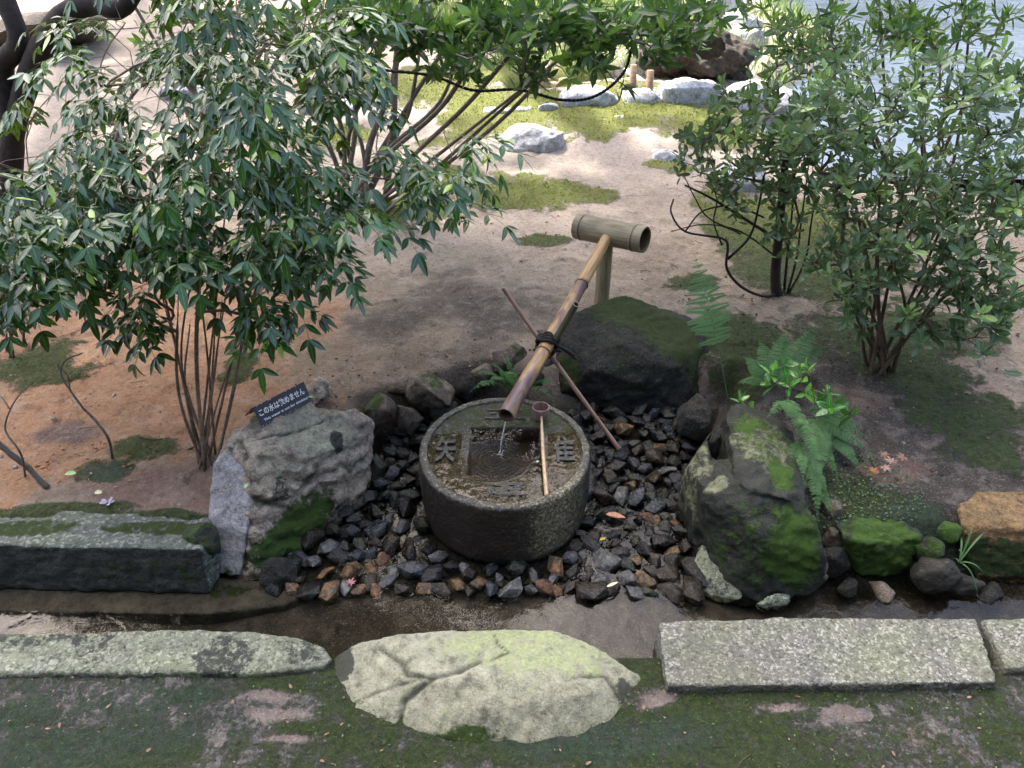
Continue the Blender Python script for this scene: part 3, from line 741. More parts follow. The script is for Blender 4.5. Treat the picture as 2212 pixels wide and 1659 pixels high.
rock('grey_rock_slab', 'smooth lilac grey slab face on the left side of the sign rock', M['rock_grey'],
     [back(gf, -.018, .008, .002) + back(gf, .12, -.02)], 'rock', voxel=.009, amp=.010, scale=6, ridge=.9, fine=.003, seed=23, cuts=0,
     masks=[('moss', G(500, 1225, .02), (.05, .05, .05), .4), ('lichen', G(490, 1250, .02), (.06, .05, .08), .45)])
# three loose crumbs on its crest
for k, (px, py, s, lb_) in enumerate([(500, 962, .028, 'broken pinkish fragment on the left shoulder of the sign rock'), (524, 978, .020, 'small cube like fragment in the cleft of the sign rock')]):
    rock('rock_fragment', lb_, M['rock_tan'], [chunk(G(px, py, .405), (s, s * .8, s * .8), 10, 40 + k, box=.5)], 'stone', voxel=.004, amp=.003, fine=.002, seed=30 + k)

# big boulder behind the basin
bc = P(1378, 770, 3.62)
rock('boulder', 'large round dark boulder with green moss on its crown behind the basin', M['rock_dark'],
     [list(chunk((bc[0], 3.62, .12), (.44, .36, .22), 60, 51)) + [P(1290, 648, 3.75), P(1345, 640, 3.78), P(1400, 655, 3.75), P(1455, 690, 3.7), P(1500, 742, 3.6), P(1545, 800, 3.5), P(1560, 850, 3.45), P(1520, 890, 3.3), P(1525, 765, 3.6), P(1240, 675, 3.65), P(1208, 720, 3.5), P(1195, 780, 3.4), P(1210, 850, 3.3), P(1330, 893, 3.25), P(1460, 885, 3.25),
      P(1340, 740, 3.36), P(1430, 780, 3.3), P(1280, 800, 3.25)]],
     'boulder', voxel=.012, amp=.020, scale=4.5, ridge=.7, fine=.006, seed=52, cuts=0,
     masks=[('moss', P(1360, 665, 3.7), (.26, .22, .13), .9), ('moss', P(1445, 730, 3.55), (.19, .24, .18), .85), ('moss', P(1500, 800, 3.45), (.12, .2, .14), .6), ('moss', P(1225, 810, 3.35), (.08, .12, .13), .75), ('moss', P(1350, 780, 3.4), (.3, .3, .25), .26)])

# right rock
rm = GG((1520, 1060, .36), (1560, 1038, .40), (1620, 1040, .42), (1700, 1062, .40), (1765, 1125, .30), (1790, 1215, .15), (1798, 1262, .02), (1750, 1300, -.04), (1650, 1318, -.05),
        (1560, 1290, -.03), (1525, 1200, .08), (1512, 1130, .20), (1650, 1180, .27), (1600, 1100, .36), (1720, 1160, .27))
rb = GG((1560, 880, .36), (1600, 862, .38), (1670, 868, .38), (1712, 930, .38), (1735, 1010, .37), (1745, 1090, .34), (1700, 1080, .40), (1600, 1050, .42), (1588, 960, .40), (1640, 980, .43))
rs = GG((1508, 922, .33), (1522, 925, .33), (1492, 985, .25), (1478, 1080, .10), (1480, 1160, .0), (1530, 1200, .0), (1545, 1120, .22), (1550, 1060, .34), (1525, 1000, .33))
rock('mossy_rock', 'large black green mossy rock standing right of the pebbles with ferns behind', M['rock_black'],
     [rm + back(rm[:5], .25, -.1) + [np.array([.86, 2.5, -.1]), np.array([1.05, 2.5, -.1])],
      rb + [np.array([p[0], p[1] + .02, .0]) for p in rb[:6]],
      rs + back(rs, .07, -.05)],
     'rock', voxel=.0095, amp=.020, scale=5.5, ridge=1.0, fine=.005, seed=61, strata=.010, cuts=5,
     masks=[('moss', G(1690, 1150, .2), (.17, .22, .17), .8), ('moss', G(1720, 1230, .08), (.10, .10, .12), .5), ('moss', G(1620, 1160, .2), (.2, .25, .25), .3), ('moss', G(1740, 1060, .3), (.05, .12, .1), .5), ('moss', G(1690, 1030, .4), (.06, .1, .08), .6), ('moss', G(1610, 920, .38), (.07, .1, .08), .3),
            ('lichen', G(1650, 960, .4), (.16, .22, .1), .36), ('moss', G(1660, 960, .4), (.16, .24, .12), .4), ('lichen', G(1505, 1040, .2), (.06, .22, .25), .36), ('lichen', G(1790, 1200, .12), (.035, .12, .12), .6), ('lichen', G(1545, 1045, .38), (.06, .05, .06), .6),
            ('dark', G(1580, 1130, .25), (.10, .12, .14), .5), ('dark', G(1620, 1240, .05), (.14, .1, .1), .35)])
rock('speckled_stone', 'pale speckled stone at the foot of the large mossy rock beside the pebbles', M['granite_green'],
     [GG((1515, 1185, .09), (1570, 1225, .09), (1608, 1262, .06), (1612, 1300, .0), (1560, 1310, -.03), (1505, 1290, -.02), (1498, 1215, .04)) + back(GG((1520, 1200, .02), (1600, 1250, .02)), .08)], 'stone', voxel=.008, amp=.010, fine=.005, seed=64,
     masks=[('dark', G(1540, 1280, 0), (.08, .07, .08), .3)])
rock('speckled_stone', 'low cream speckled stone touching the water under the large mossy rock', M['granite_green'],
     [GG((1690, 1272, .045), (1650, 1290, .045), (1618, 1312, .02), (1640, 1325, -.02), (1700, 1318, -.03), (1715, 1290, .02))], 'stone', voxel=.007, amp=.008, fine=.005, seed=65)
# right mossy bank stones
rock('mossy_stone', 'squat bright green mossy block right of the large mossy rock', M['rock_black'],
     [GG((1805, 1135, .19), (1850, 1115, .21), (1960, 1132, .2), (1988, 1165, .18), (1975, 1230, .04), (1960, 1262, -.08), (1830, 1262, -.08), (1812, 1240, -.04), (1860, 1172, .2), (1830, 1160, .2)) + back(GG((1850, 1120, .1), (1975, 1140, .1)), .15)],
     'stone', voxel=.008, amp=.020, ridge=1.3, fine=.006, seed=67, cuts=3, strata=.006, masks=[('moss', G(1900, 1190, .12), (.2, .2, .2), .8), ('lichen', G(1895, 1165, .19), (.1, .03, .04), .5)])
rock('bank_stone', 'dark wet rubble stone at the waterline beneath the small green mossy block', M['rock_brown'],
     [chunk(G(2020, 1245, .06), (.10, .07, .10), 12, 71, box=.4), chunk(G(2080, 1262, .02), (.10, .05, .06), 11, 72, box=.4)], 'stone', voxel=.009, amp=.014, fine=.005, seed=68, masks=[('dark', G(2030, 1230, .06), .25, .6)])
rock('orange_stone', 'orange lichened flat stone at the right picture edge above the water', M['rock_orange'],
     [GG((2068, 1085, .22), (2110, 1062, .22), (2300, 1048, .22), (2400, 1120, .22), (2400, 1160, .2), (2200, 1135, .2), (2075, 1135, .21), (2080, 1215, .04), (2110, 1265, -.04), (2400, 1262, -.04), (2065, 1180, .1))],
     'stone', voxel=.009, amp=.013, scale=7, ridge=.9, fine=.005, seed=73, cuts=0, masks=[('moss', G(2150, 1210, .08), (.35, .14, .1), .75), ('dark', G(2150, 1250, 0), (.3, .1, .08), .4)])

# rubble at the back rim of the pit
RUB = [((930, 850, .17), (.14, .11, .12), 'rock_brown', 'squarish brown block left of the fern behind the basin', [('moss', (935, 822, .25), .08, .5)]),
       ((1100, 772, .21), (.13, .09, .08), 'rock_brown', 'grey slab stone behind the bamboo spout above the small fern', [('moss', (1120, 750, .26), .07, .4)]),
       ((820, 885, .17), (.10, .09, .10), 'rock_brown', 'olive stone between the sign rock and the brown block', [('moss', (800, 872, .2), .1, .7)]),
       ((1005, 838, .16), (.08, .07, .10), 'rock_dark', 'black stone tucked beside the small fern', []),
       ((868, 838, .19), (.09, .06, .05), 'rock_brown', 'low stone at the soil edge behind the brown block', []),
       ((1170, 812, .14), (.11, .09, .12), 'rock_dark', 'black stone in shade under the crossed canes', []),
       ((1045, 810, .19), (.08, .06, .07), 'rock_brown', 'brown stone behind the small fern', []),
       ((1120, 838, .10), (.10, .07, .08), 'rock_dark', 'dark stone behind the basin rim under the spout', []),
       ((880, 905, .10), (.08, .07, .10), 'rock_brown', 'brown stone standing below the brown block', []),
       ((960, 895, .08), (.08, .07, .09), 'rock_dark', 'dark stone between the brown block and basin rim', []),
       ((760, 960, .05), (.06, .08, .09), 'rock_dark', 'dark stone leaning on the right side of the sign rock', []),
       ((1500, 905, .12), (.13, .10, .12), 'rock_dark', 'black stone in the hollow right of the big boulder', []),
       ((1560, 965, .18), (.05, .12, .13), 'rock_dark', 'black filler stone standing in for the shaded cleft of the large mossy rock', []),  # black lump standing in for the shade of the open hollow
       ((1795, 1100, .19), (.05, .05, .05), 'rock_brown', 'small brown stone between fern tips and green mossy block', []),
       ((600, 1238, .03), (.09, .07, .08), 'rock_dark', 'purplish wet stone with an orange top at the foot of the sign rock', [('lichen', (590, 1215, .1), .05, .0)]),
       ((1830, 1272, .0), (.06, .04, .05), 'rock_dark', 'wet dark pebble stone at the waterline under the green mossy block', []),
       ((1905, 1280, .0), (.07, .04, .045), 'rock_brown', 'flat brown stone at the waterline right of the wet dark pebble stone', []),
       ((2005, 1190, .12), (.07, .06, .08), 'rock_black', 'blackened stone filling the bank behind the wet rubble', [('moss', (2005, 1180, .18), .08, .5)]),
       ((2050, 1150, .17), (.06, .05, .05), 'rock_black', 'mossy stone at the left corner of the orange lichened stone', [('moss', (2050, 1140, .2), .08, .7)]),
       ((2140, 1285, -.01), (.09, .04, .05), 'rock_dark', 'long wet stone in the water below the orange lichened stone', []),
       ((1800, 1215, .06), (.05, .07, .09), 'rock_dark', 'dark stone wedged in the gap left of the green mossy block', []),
       ((1795, 1165, .12), (.05, .05, .08), 'rock_brown', 'brownish stone above the dark gap left of the green mossy block', []),
       ((745, 905, .16), (.06, .06, .08), 'rock_brown', 'stone half hidden behind the sign rock right shoulder', [])]
for k, (c, r3, mt, lb_, ms) in enumerate(RUB):
    cc = G(*c)
    rock('rubble_stone', lb_, M[mt], [chunk(cc, r3, 11, 80 + k, rot=k * .7, box=.5)], 'stone', 'rubble stones round the pit',
         voxel=.009, amp=.010, ridge=.9, fine=.004, seed=80 + k, cuts=8, smooth_it=1, masks=[(a, G(*b_), c_, d_) for a, b_, c_, d_ in ms])

# distant stones
FAR = [([(1075, 322, .24), (1082, 292, .33), (1100, 276, .40), (1165, 275, .43), (1218, 296, .38), (1222, 318, .27), (1180, 336, .22), (1110, 328, .24)], 'pale angular white topped rock lying at the edge of the far moss', .35, 'rock_pale'),
       ([(1398, 345, .24), (1412, 328, .3), (1450, 325, .32), (1490, 340, .28), (1492, 354, .24), (1440, 358, .22)], 'low pale stone left of the right shrub branches', .2, 'rock_pale'),
       ([(1560, 408, .24), (1545, 390, .3), (1575, 367, .36), (1660, 368, .36), (1670, 400, .28), (1640, 416, .22)], 'grey flat topped rock seen through the right shrub', .3, 'rock_pale'),
       ([(1040, 244, .26), (1050, 234, .3), (1150, 234, .3), (1155, 243, .26)], 'flat white edging stone, leftmost of the row behind the moss', .25, 'rock_pale'),
       ([(1160, 244, .28), (1165, 226, .36), (1205, 224, .36), (1212, 238, .28)], 'small square white edging stone second in the row behind the moss', .25, 'rock_pale'),
       ([(1212, 238, .28), (1215, 210, .42), (1250, 194, .46), (1320, 200, .44), (1345, 224, .3)], 'humped bright white edging boulder behind the moss', .4, 'rock_pale'),
       ([(1345, 226, .3), (1350, 204, .42), (1410, 196, .45), (1440, 220, .32)], 'white edging boulder right of the humped one', .35, 'rock_pale'),
       ([(1435, 228, .3), (1440, 190, .48), (1500, 176, .52), (1560, 186, .48), (1580, 222, .3)], 'bulky white rock left of the right shrub top', .4, 'rock_pale'),
       ([(1560, 232, .28), (1570, 200, .4), (1640, 176, .5), (1720, 196, .44), (1740, 236, .28)], 'broad white rock hidden partly by right shrub leaves', .4, 'rock_pale'),
       ([(1300, 262, .3), (1320, 250, .34), (1370, 255, .32), (1380, 268, .28)], 'mossy dark hummock stone within the far moss', .2, 'rock_green'),
       ([(1430, 190, .0), (1420, 130, .5), (1465, 85, .8), (1540, 68, .95), (1600, 92, .8), (1610, 130, .5), (1560, 180, .1)], 'big dark layered rock above the stream hollow', .8, 'rock_brown'),
       ([(1500, 185, .0), (1520, 140, .4), (1600, 135, .5), (1620, 170, .3)], 'dark rock at the foot of the layered rock', .5, 'rock_brown'),
       ([(1575, 60, .3), (1585, 38, .5), (1620, 30, .55), (1650, 45, .45), (1645, 62, .25)], 'round white boulder on the far pond shore', .6, 'rock_pale'),
       ([(1495, 20, .3), (1520, -5, .6), (1600, -12, .6), (1620, 22, .3)], 'grey boulder pile at the top edge above the round white boulder', .8, 'rock_pale'),
       ([(1590, 92, .2), (1600, 72, .4), (1650, 66, .45), (1660, 90, .2)], 'pale flat stone on the near side of the pond inlet', .5, 'rock_pale'),
       ([(640, 232, .28), (660, 214, .36), (740, 216, .36), (760, 238, .28)], 'sunlit pale stone behind the glossy shrub', .35, 'rock_pale'),
       ([(330, 205, .25), (350, 190, .35), (440, 192, .35), (450, 210, .25)], 'sunlit pale stone seen through the left shrub', .35, 'rock_pale')]
for k, (pts, lb_, dy, mt) in enumerate(FAR):
    q = GG(*pts)
    if 'layered' in lb_:
        rock('garden_rock', lb_, M[mt], [chunk(G(1500, 165, .25), (.62, .4, .42), 18, 141, box=.3), chunk(G(1548, 118, .55), (.48, .4, .24), 16, 142, rot=.5, box=.3), chunk(G(1448, 128, .45), (.40, .38, .26), 16, 143, rot=-.4, box=.3), chunk(G(1500, 92, .85), (.36, .3, .18), 14, 144, box=.2), chunk(G(1585, 170, .2), (.3, .25, .25), 14, 145)],
             'rock', 'garden rocks in the background', voxel=.02, amp=.05, scale=3, ridge=1.4, fine=.01, seed=146, strata=.03, cuts=6)
        continue
    rock('garden_rock', lb_, M[mt], [q + back(q, dy, -.05) + [np.array([p[0], p[1] + .05, .05]) for p in q]], 'rock', 'garden rocks in the background',
         voxel=.022 if k > 2 else .016, amp=.03, scale=3.5, ridge=1.2, fine=.006, seed=120 + k)
q = GG((-60, 105, .25), (-40, 45, .7), (80, 30, .8), (165, 45, .7), (175, 90, .3))
rock('garden_rock', 'long low brown rock at the top left behind the dark trunk', M['rock_brown'], [q + back(q, 1.0, -.1)], 'rock', 'garden rocks in the background', voxel=.04, amp=.05, scale=2, seed=150)

# ------------------------------------------------------------------ stone basin
BC = G(1090, 966, .33); BC[2] = 0; BR = .366
TILT = R(1.3)                                   # it leans a little towards the channel so its front edge stays under water
basin = empty('stone_basin', 'round dark stone water basin with square pool and carved characters', 'water basin', (BC[0], BC[1], -.03))
BT = .36                                        # rim top above the root
def tilt(v):
    v = np.array(v, float); c, s = math.cos(TILT), math.sin(TILT)
    y_, z_ = v[:, 1].copy(), v[:, 2].copy()
    v[:, 1] = y_ * c - z_ * s + .005; v[:, 2] = y_ * s + z_ * c
    return v
prof = [(.30, 0), (.338, .004), (.349, .02), (.358, .06), (.364, .12), (.367, .2), (.3675, .27), (.367, .325), (.3655, .345), (.361, .356), (.354, .3605), (.335, .3605), (.331, .358), (.329, .350), (.328, .335), (.328, .30)]
pr = []
for (a, b_), (c, d_) in zip(prof[:-1], prof[1:]):
    m_ = max(1, int(math.hypot(c - a, d_ - b_) / .008))
    for i in range(m_): pr.append((a + (c - a) * i / m_, b_ + (d_ - b_) * i / m_))
pr.append(prof[-1]); pr = np.array(pr); K = 320
th_ = np.arange(K) * 2 * np.pi / K
v = np.stack([np.outer(pr[:, 0], np.cos(th_)), np.outer(pr[:, 0], np.sin(th_)), np.repeat(pr[:, 1][:, None], K, 1)], 2).reshape(-1, 3)
nr = v.copy(); nr[:, 2] = 0; nr /= np.linalg.norm(nr, axis=1)[:, None]
dd = .006 * (fbm(v, 12, 4, 5) - .5) + .007 * (fbm(v, 45, 3, 6) - .5) + .010 * (fbm(v, 3, 2, 7) - .5)
v += nr * dd[:, None]; v[:, 2] += .006 * (fbm(v, 22, 3, 8) - .5) * (v[:, 2] > .3)
f = [(i * K + j, i * K + (j + 1) % K, (i + 1) * K + (j + 1) % K, (i + 1) * K + j) for i in range(len(pr) - 1) for j in range(K)]
ang = np.degrees(np.arctan2(v[:, 1], v[:, 0]))
side = v[:, 2] < .35
lich = np.exp(-((ang + 56) / 17.0) ** 2) * .95 * side + np.exp(-((ang + 30) / 12.0) ** 2) * .28 * side + (~side) * .30 + np.exp(-((ang + 48) / 25) ** 2) * .3 * (~side)
dark = np.exp(-((ang + 125) / 46.0) ** 2) * 1.1 * side
mossb = np.exp(-((v[:, 2] - .04) / .05) ** 2) * .25 * side + .18 * (~side) * (v[:, 1] > 0)
add('rim_and_drum', mesh_np('rim_and_drum', tilt(v), f, True, {'lichen': lich, 'dark': dark, 'moss': mossb}), M['basin'], basin)
# floor of the recess and the square pool, a fine height sheet
n = 230; g = np.linspace(-.333, .333, n); A, B = np.meshgrid(g, g); a, b_ = A.ravel(), B.ravel()
r_ = np.hypot(a, b_); PX, PY, PH = .0, -.008, .152
sq = np.maximum(np.abs(a - PX), np.abs(b_ - PY))
zz = np.full(a.size, .3455)
zz += .006 * (1 - smooth(.013, .020, np.abs(sq - (PH + .0165))))          # raised square frame
zz -= .085 * (1 - smooth(PH - .004, PH, sq))                            # pool
pq = np.stack([a, b_, zz], 1)
zz += .005 * (fbm(pq, 22, 3, 33) - .5) + .0015 * (fbm(pq, 80, 2, 34) - .5)
zz += .006 * smooth(.06, .25, b_)
idx = np.arange(n * n).reshape(n, n)
fq = np.stack([idx[:-1, :-1], idx[:-1, 1:], idx[1:, 1:], idx[1:, :-1]], -1).reshape(-1, 4)
keep = (r_[fq] < .3335).all(axis=1)
fl_moss = .42 * np.exp(-((b_ - .22) / .14) ** 2) * (sq > PH) + .15 * (sq > PH)
brown = np.zeros(a.size)
add('carved_top', mesh_np('carved_top', tilt(np.stack([a, b_, zz], 1)), fq[keep], True, {'moss': fl_moss, 'lichen': .20 * (sq > PH) + .06 * (np.abs(sq - PH - .0165) < .018) * (b_ > -.1), 'dark': .9 * (sq < PH - .002)}), M['basin'], basin)
# the four carved characters stand up from the recess
def text_mesh(body, size, ext, offset=0.0, bevel=0.0):
    cu = bpy.data.curves.new('t', 'FONT'); cu.body = body; cu.size = size; cu.extrude = ext; cu.offset = offset; cu.align_x = 'CENTER'; cu.align_y = 'CENTER'
    cu.resolution_u = 3; cu.bevel_depth = bevel
    o = bpy.data.objects.new('t', cu); COL.objects.link(o)
    dg = bpy.context.evaluated_depsgraph_get(); dg.update()
    m_ = bpy.data.meshes.new_from_object(o.evaluated_get(dg))
    bpy.data.objects.remove(o); bpy.data.curves.remove(cu)
    return m_
for ch, cx, cy, sx_, sy_ in [('五', 0, .238, 1.35, .62), ('隹', .250, .0, .68, 1.25), ('疋', 0, -.250, 1.35, .62), ('矢', -.250, .0, .68, 1.25)]:
    m_ = text_mesh(ch, .15, .0042, .0026, .0016)
    nv = len(m_.vertices); co = np.empty(nv * 3); m_.vertices.foreach_get('co', co); co = co.reshape(-1, 3)
    mid = (co.max(0) + co.min(0)) / 2; co -= mid; s_ = .135 / max(co[:, 0].max() - co[:, 0].min(), .01)
    co[:, 0] *= s_ * sx_; co[:, 1] *= s_ * sy_
    if sx_ > 1: co[:, 1] *= .95
    co += np.array([cx, cy, .351]); co[:, 2] += .004 * (fbm(co, 60, 2, 3) - .5); co[:, 0] += .009 * (fbm(co, 45, 2, 4) - .5); co[:, 1] += .009 * (fbm(co, 45, 2, 5) - .5)
    m_.vertices.foreach_set('co', tilt(co).ravel())
    for nm, val in (('moss', .2), ('lichen', .22 if cy >= 0 else .05), ('dark', 0)):
        at = m_.attributes.new(nm, 'FLOAT', 'POINT'); at.data.foreach_set('value', np.full(nv, val, np.float32))
    m_.update()
    o = add('carved_character', m_, M['basin'], basin)
# water lying in the basin: level, in the basin's own position
def ripples(b):
    tc = b.t.nodes.new('ShaderNodeTexCoord'); sp = b.t.nodes.new('ShaderNodeVectorMath'); sp.operation = 'LENGTH'
    nz = b.noise(7, 2, .5, out='Color')
    vm = b.t.nodes.new('ShaderNodeVectorMath'); vm.operation = 'MULTIPLY_ADD'; b.link(nz, vm.inputs[0]); vm.inputs[1].default_value = (.03, .03, 0); b.link(tc.outputs['Object'], vm.inputs[2])
    b.link(vm.outputs[0], sp.inputs[0])
    d = sp.outputs['Value']
    s = b.math('SINE', b.math('MULTIPLY', d, 2 * math.pi / .019))
    fall = b.math('MULTIPLY', b.ramp(b.math('MULTIPLY', d, 4.0), [(.02, 1.0), (.45, .6), (.62, 0.0)]), s)
    h = b.math('ADD', fall, b.math('MULTIPLY', b.noise(14, 2, .5), .6))
    return b.bump(h, .9, .006)
M['basin_water'] = water_mat('rippled basin water', (.80, .73, .58), ripples, .04)
STR = np.array([(1080 - 1106), 0, 0])
land = G(1079, 985, .329)
# disc of water over recess; reaches the front lip
ww = []; 
for i in range(64):
    t_ = i / 64 * 2 * math.pi; ww.append((.3285 * math.cos(t_), .3285 * math.sin(t_)))
WL = .3495
wv = [(BC[0] + a_ - land[0], BC[1] + b__ - land[1] - .003, 0) for a_, b__ in ww]
o = add('basin_water', mesh_np('basin_water', wv, [tuple(range(64))]), M['basin_water'], basin)
o.location = (land[0] - BC[0], land[1] - BC[1], WL)

# ------------------------------------------------------------------ pebbles of the pit floor
def pebble(seed, sub=1):
    r = np.random.default_rng(seed)
    bm = bmesh.new()
    nn = int(r.integers(9, 15)); pts = chunk((0, 0, 0), (1, r.uniform(.62, .95), r.uniform(.5, .8)), nn, seed, box=r.uniform(.1, .5))
    hull(bm, pts)
    bmesh.ops.delete(bm, geom=[v_ for v_ in bm.verts if not v_.link_faces], context='VERTS')
    bmesh.ops.bevel(bm, geom=list(bm.edges), offset=.05, segments=2, affect='EDGES', profile=.6)
    bmesh.ops.triangulate(bm, faces=bm.faces)
    bmesh.ops.subdivide_edges(bm, edges=[e for e in bm.edges if e.calc_length() > .45], cuts=1)
    co = np.array([v_.co[:] for v_ in bm.verts]); d = (fbm(co, 1.6, 4, seed) - .5) * .22
    for v_, k in zip(bm.verts, d): v_.co *= 1 + k
    m_ = bpy.data.meshes.new('cobble'); bm.to_mesh(m_); bm.free()
    m_.polygons.foreach_set('use_smooth', [True] * len(m_.polygons))
    try: m_.set_sharp_from_angle(angle=R(38))
    except Exception: pass
    return m_
peb_shapes = [pebble(200 + k) for k in range(12)]
peb_mesh = {}
def peb(k, mk):
    if (k, mk) not in peb_mesh:
        m_ = peb_shapes[k].copy(); m_.name = 'cobble'; m_.materials.append(PEB[mk][1]); peb_mesh[(k, mk)] = m_
    return peb_mesh[(k, mk)]
PITN = [G(*p, 0.0)[:2] for p in [(575, 1268), (690, 1282), (900, 1276), (1150, 1282), (1350, 1288), (1505, 1290), (1520, 1220), (1490, 1150), (1480, 1060), (1495, 950), (1545, 900), (1420, 885), (1250, 895), (1100, 885), (960, 905), (850, 935), (805, 990), (750, 1060), (690, 1130), (640, 1200)]]
placed = []
def pit_ok(px_, py_, r0):
    if poly_sd(np.array([px_]), np.array([py_]), PITN)[0] > -.005: return False
    if math.hypot(px_ - BC[0], py_ - BC[1]) < BR + r0 * .35: return False
    return True
cand = 0
while cand < 14000 and len(placed) < 292:
    cand += 1
    px_ = rnd.uniform(-1.0, .95); py_ = rnd.uniform(2.05, 3.5)
    r0 = rnd.choice([.034, .039, .044, .049, .056, .064]) * (1.0 + .12 * (py_ - 2.3))
    if not pit_ok(px_, py_, r0): continue
    if any((px_ - q[0]) ** 2 + (py_ - q[1]) ** 2 < ((r0 + q[2]) * .66) ** 2 for q in placed): continue
    placed.append((px_, py_, r0))
print('cobbles', len(placed))
def where(x_, y_):
    X_, Y_, _ = [float(q) for q in proj((x_, y_, 0.02))]
    if Y_ > 1235:
        for lim, t_ in [(700, 'at the water edge below the sign rock'), (850, 'at the water edge left of the basin'), (1000, 'at the water edge under the basin left side'), (1150, 'at the water edge under the basin middle'),
                        (1290, 'at the water edge under the basin right side'), (1410, 'at the water edge right of the basin'), (9999, 'at the water edge beside the speckled stone')]:
            if X_ < lim: return t_
    if math.hypot(x_ - BC[0], y_ - BC[1]) < BR + .075:
        if Y_ > 1150: return 'against the front foot of the basin'
        return 'against the left foot of the basin' if x_ < BC[0] else 'against the right foot of the basin'
    if x_ < BC[0]:
        if Y_ > 1180: return 'in the second row left of the basin foot'
        if X_ < 790: return 'leaning towards the sign rock'
        return 'midway between sign rock and basin' if Y_ > 1040 else 'behind the sign rock and left of the basin'
    if Y_ < 975: return 'in deep shade under the big boulder'
    if abs(X_ - 1340) < 60 and Y_ < 1040: return 'around the foot of the pink cane'
    if X_ > 1420: return 'leaning towards the large mossy rock'
    return 'midway between basin and large mossy rock' if Y_ < 1110 else 'in the second row right of the basin foot'
seen_lab = {}
for (px_, py_, r0) in placed:
    frontish = py_ < 2.32
    w = [38, 20, 5, 3, 20, 3, 1] if not frontish else [20, 20, 10, 16, 12, 18, 5]
    mk = rnd.choices(range(7), w)[0]; k = rnd.randrange(12)
    fz = -.035 + .03 * float(smooth(2.3, 3.4, py_))
    o = bpy.data.objects.new('cobble', peb(k, mk)); COL.objects.link(o)
    o.rotation_euler = (rnd.uniform(-.45, .45), rnd.uniform(-.45, .45), rnd.uniform(0, 6.28))
    sx_, sy_, sz_ = r0 * rnd.uniform(1.05, 1.4), r0 * rnd.uniform(.8, 1.15), r0 * rnd.uniform(.7, 1.15)
    o.scale = (sx_, sy_, sz_)
    o.location = (px_, py_, fz + r0 * rnd.uniform(.35, .75) + .012)
    size = 'small' if r0 < .038 else ('large' if r0 > .052 else 'middling')
    form = 'long' if sx_ / sy_ > 1.45 else ('flat' if sz_ / sx_ < .62 else ('upright' if sz_ / sx_ > .9 else 'blocky'))
    base_ = f'{size} {form} {PEB[mk][0]} cobble'
    wh_ = where(px_, py_); X_, Y_, _ = [float(q) for q in proj((px_, py_, .02))]
    if 'behind the sign rock' in wh_: wh_ = ('against the rubble behind the basin left side' if Y_ < 985 else 'in the upper left pocket of the pit')
    elif 'leaning towards the sign rock' in wh_: wh_ = 'under the sign rock upper edge' if Y_ < 1100 else 'under the sign rock lower mossy edge'
    elif 'deep shade' in wh_: wh_ = 'in deep shade under the big boulder' if X_ < 1400 else 'in deep shade between big boulder and large mossy rock'
    elif 'leaning towards the large mossy rock' in wh_: wh_ = 'by the pale spur of the large mossy rock' if Y_ < 1130 else 'by the speckled stone at the large mossy rock foot'
    tag(o, f'{base_} {wh_}', 'stone', f'{base_}s {wh_}')
# smaller stones filling the floor between them
bf = Buf(); sm = []
for s_ in range(5):
    me_ = peb_shapes[s_]; co = np.array([v_.co[:] for v_ in me_.vertices]); sm.append((co, [tuple(p.vertices) for p in me_.polygons]))
cnt = 0
while cnt < 650:
    px_ = rnd.uniform(-1.0, .98); py_ = rnd.uniform(2.14, 3.6)
    if not pit_ok(px_, py_, .02): continue
    co, ff = sm[cnt % 5]; r0 = rnd.uniform(.014, .032)
    E = np.array(Matrix.Rotation(rnd.uniform(0, 6), 3, 'Z') @ Matrix.Rotation(rnd.uniform(-.5, .5), 3, 'X'))
    fz = -.035 + .03 * float(smooth(2.3, 3.4, py_))
    bf.add(co @ E.T * r0 + np.array([px_, py_, fz + r0 * .3]), ff); cnt += 1
o = add('gravel', bf.mesh('gravel'), PEB[0][1]); o['kind'] = 'stuff'; tag(o, 'dark wet gravel filling the gaps between the cobbles round the basin', 'gravel')

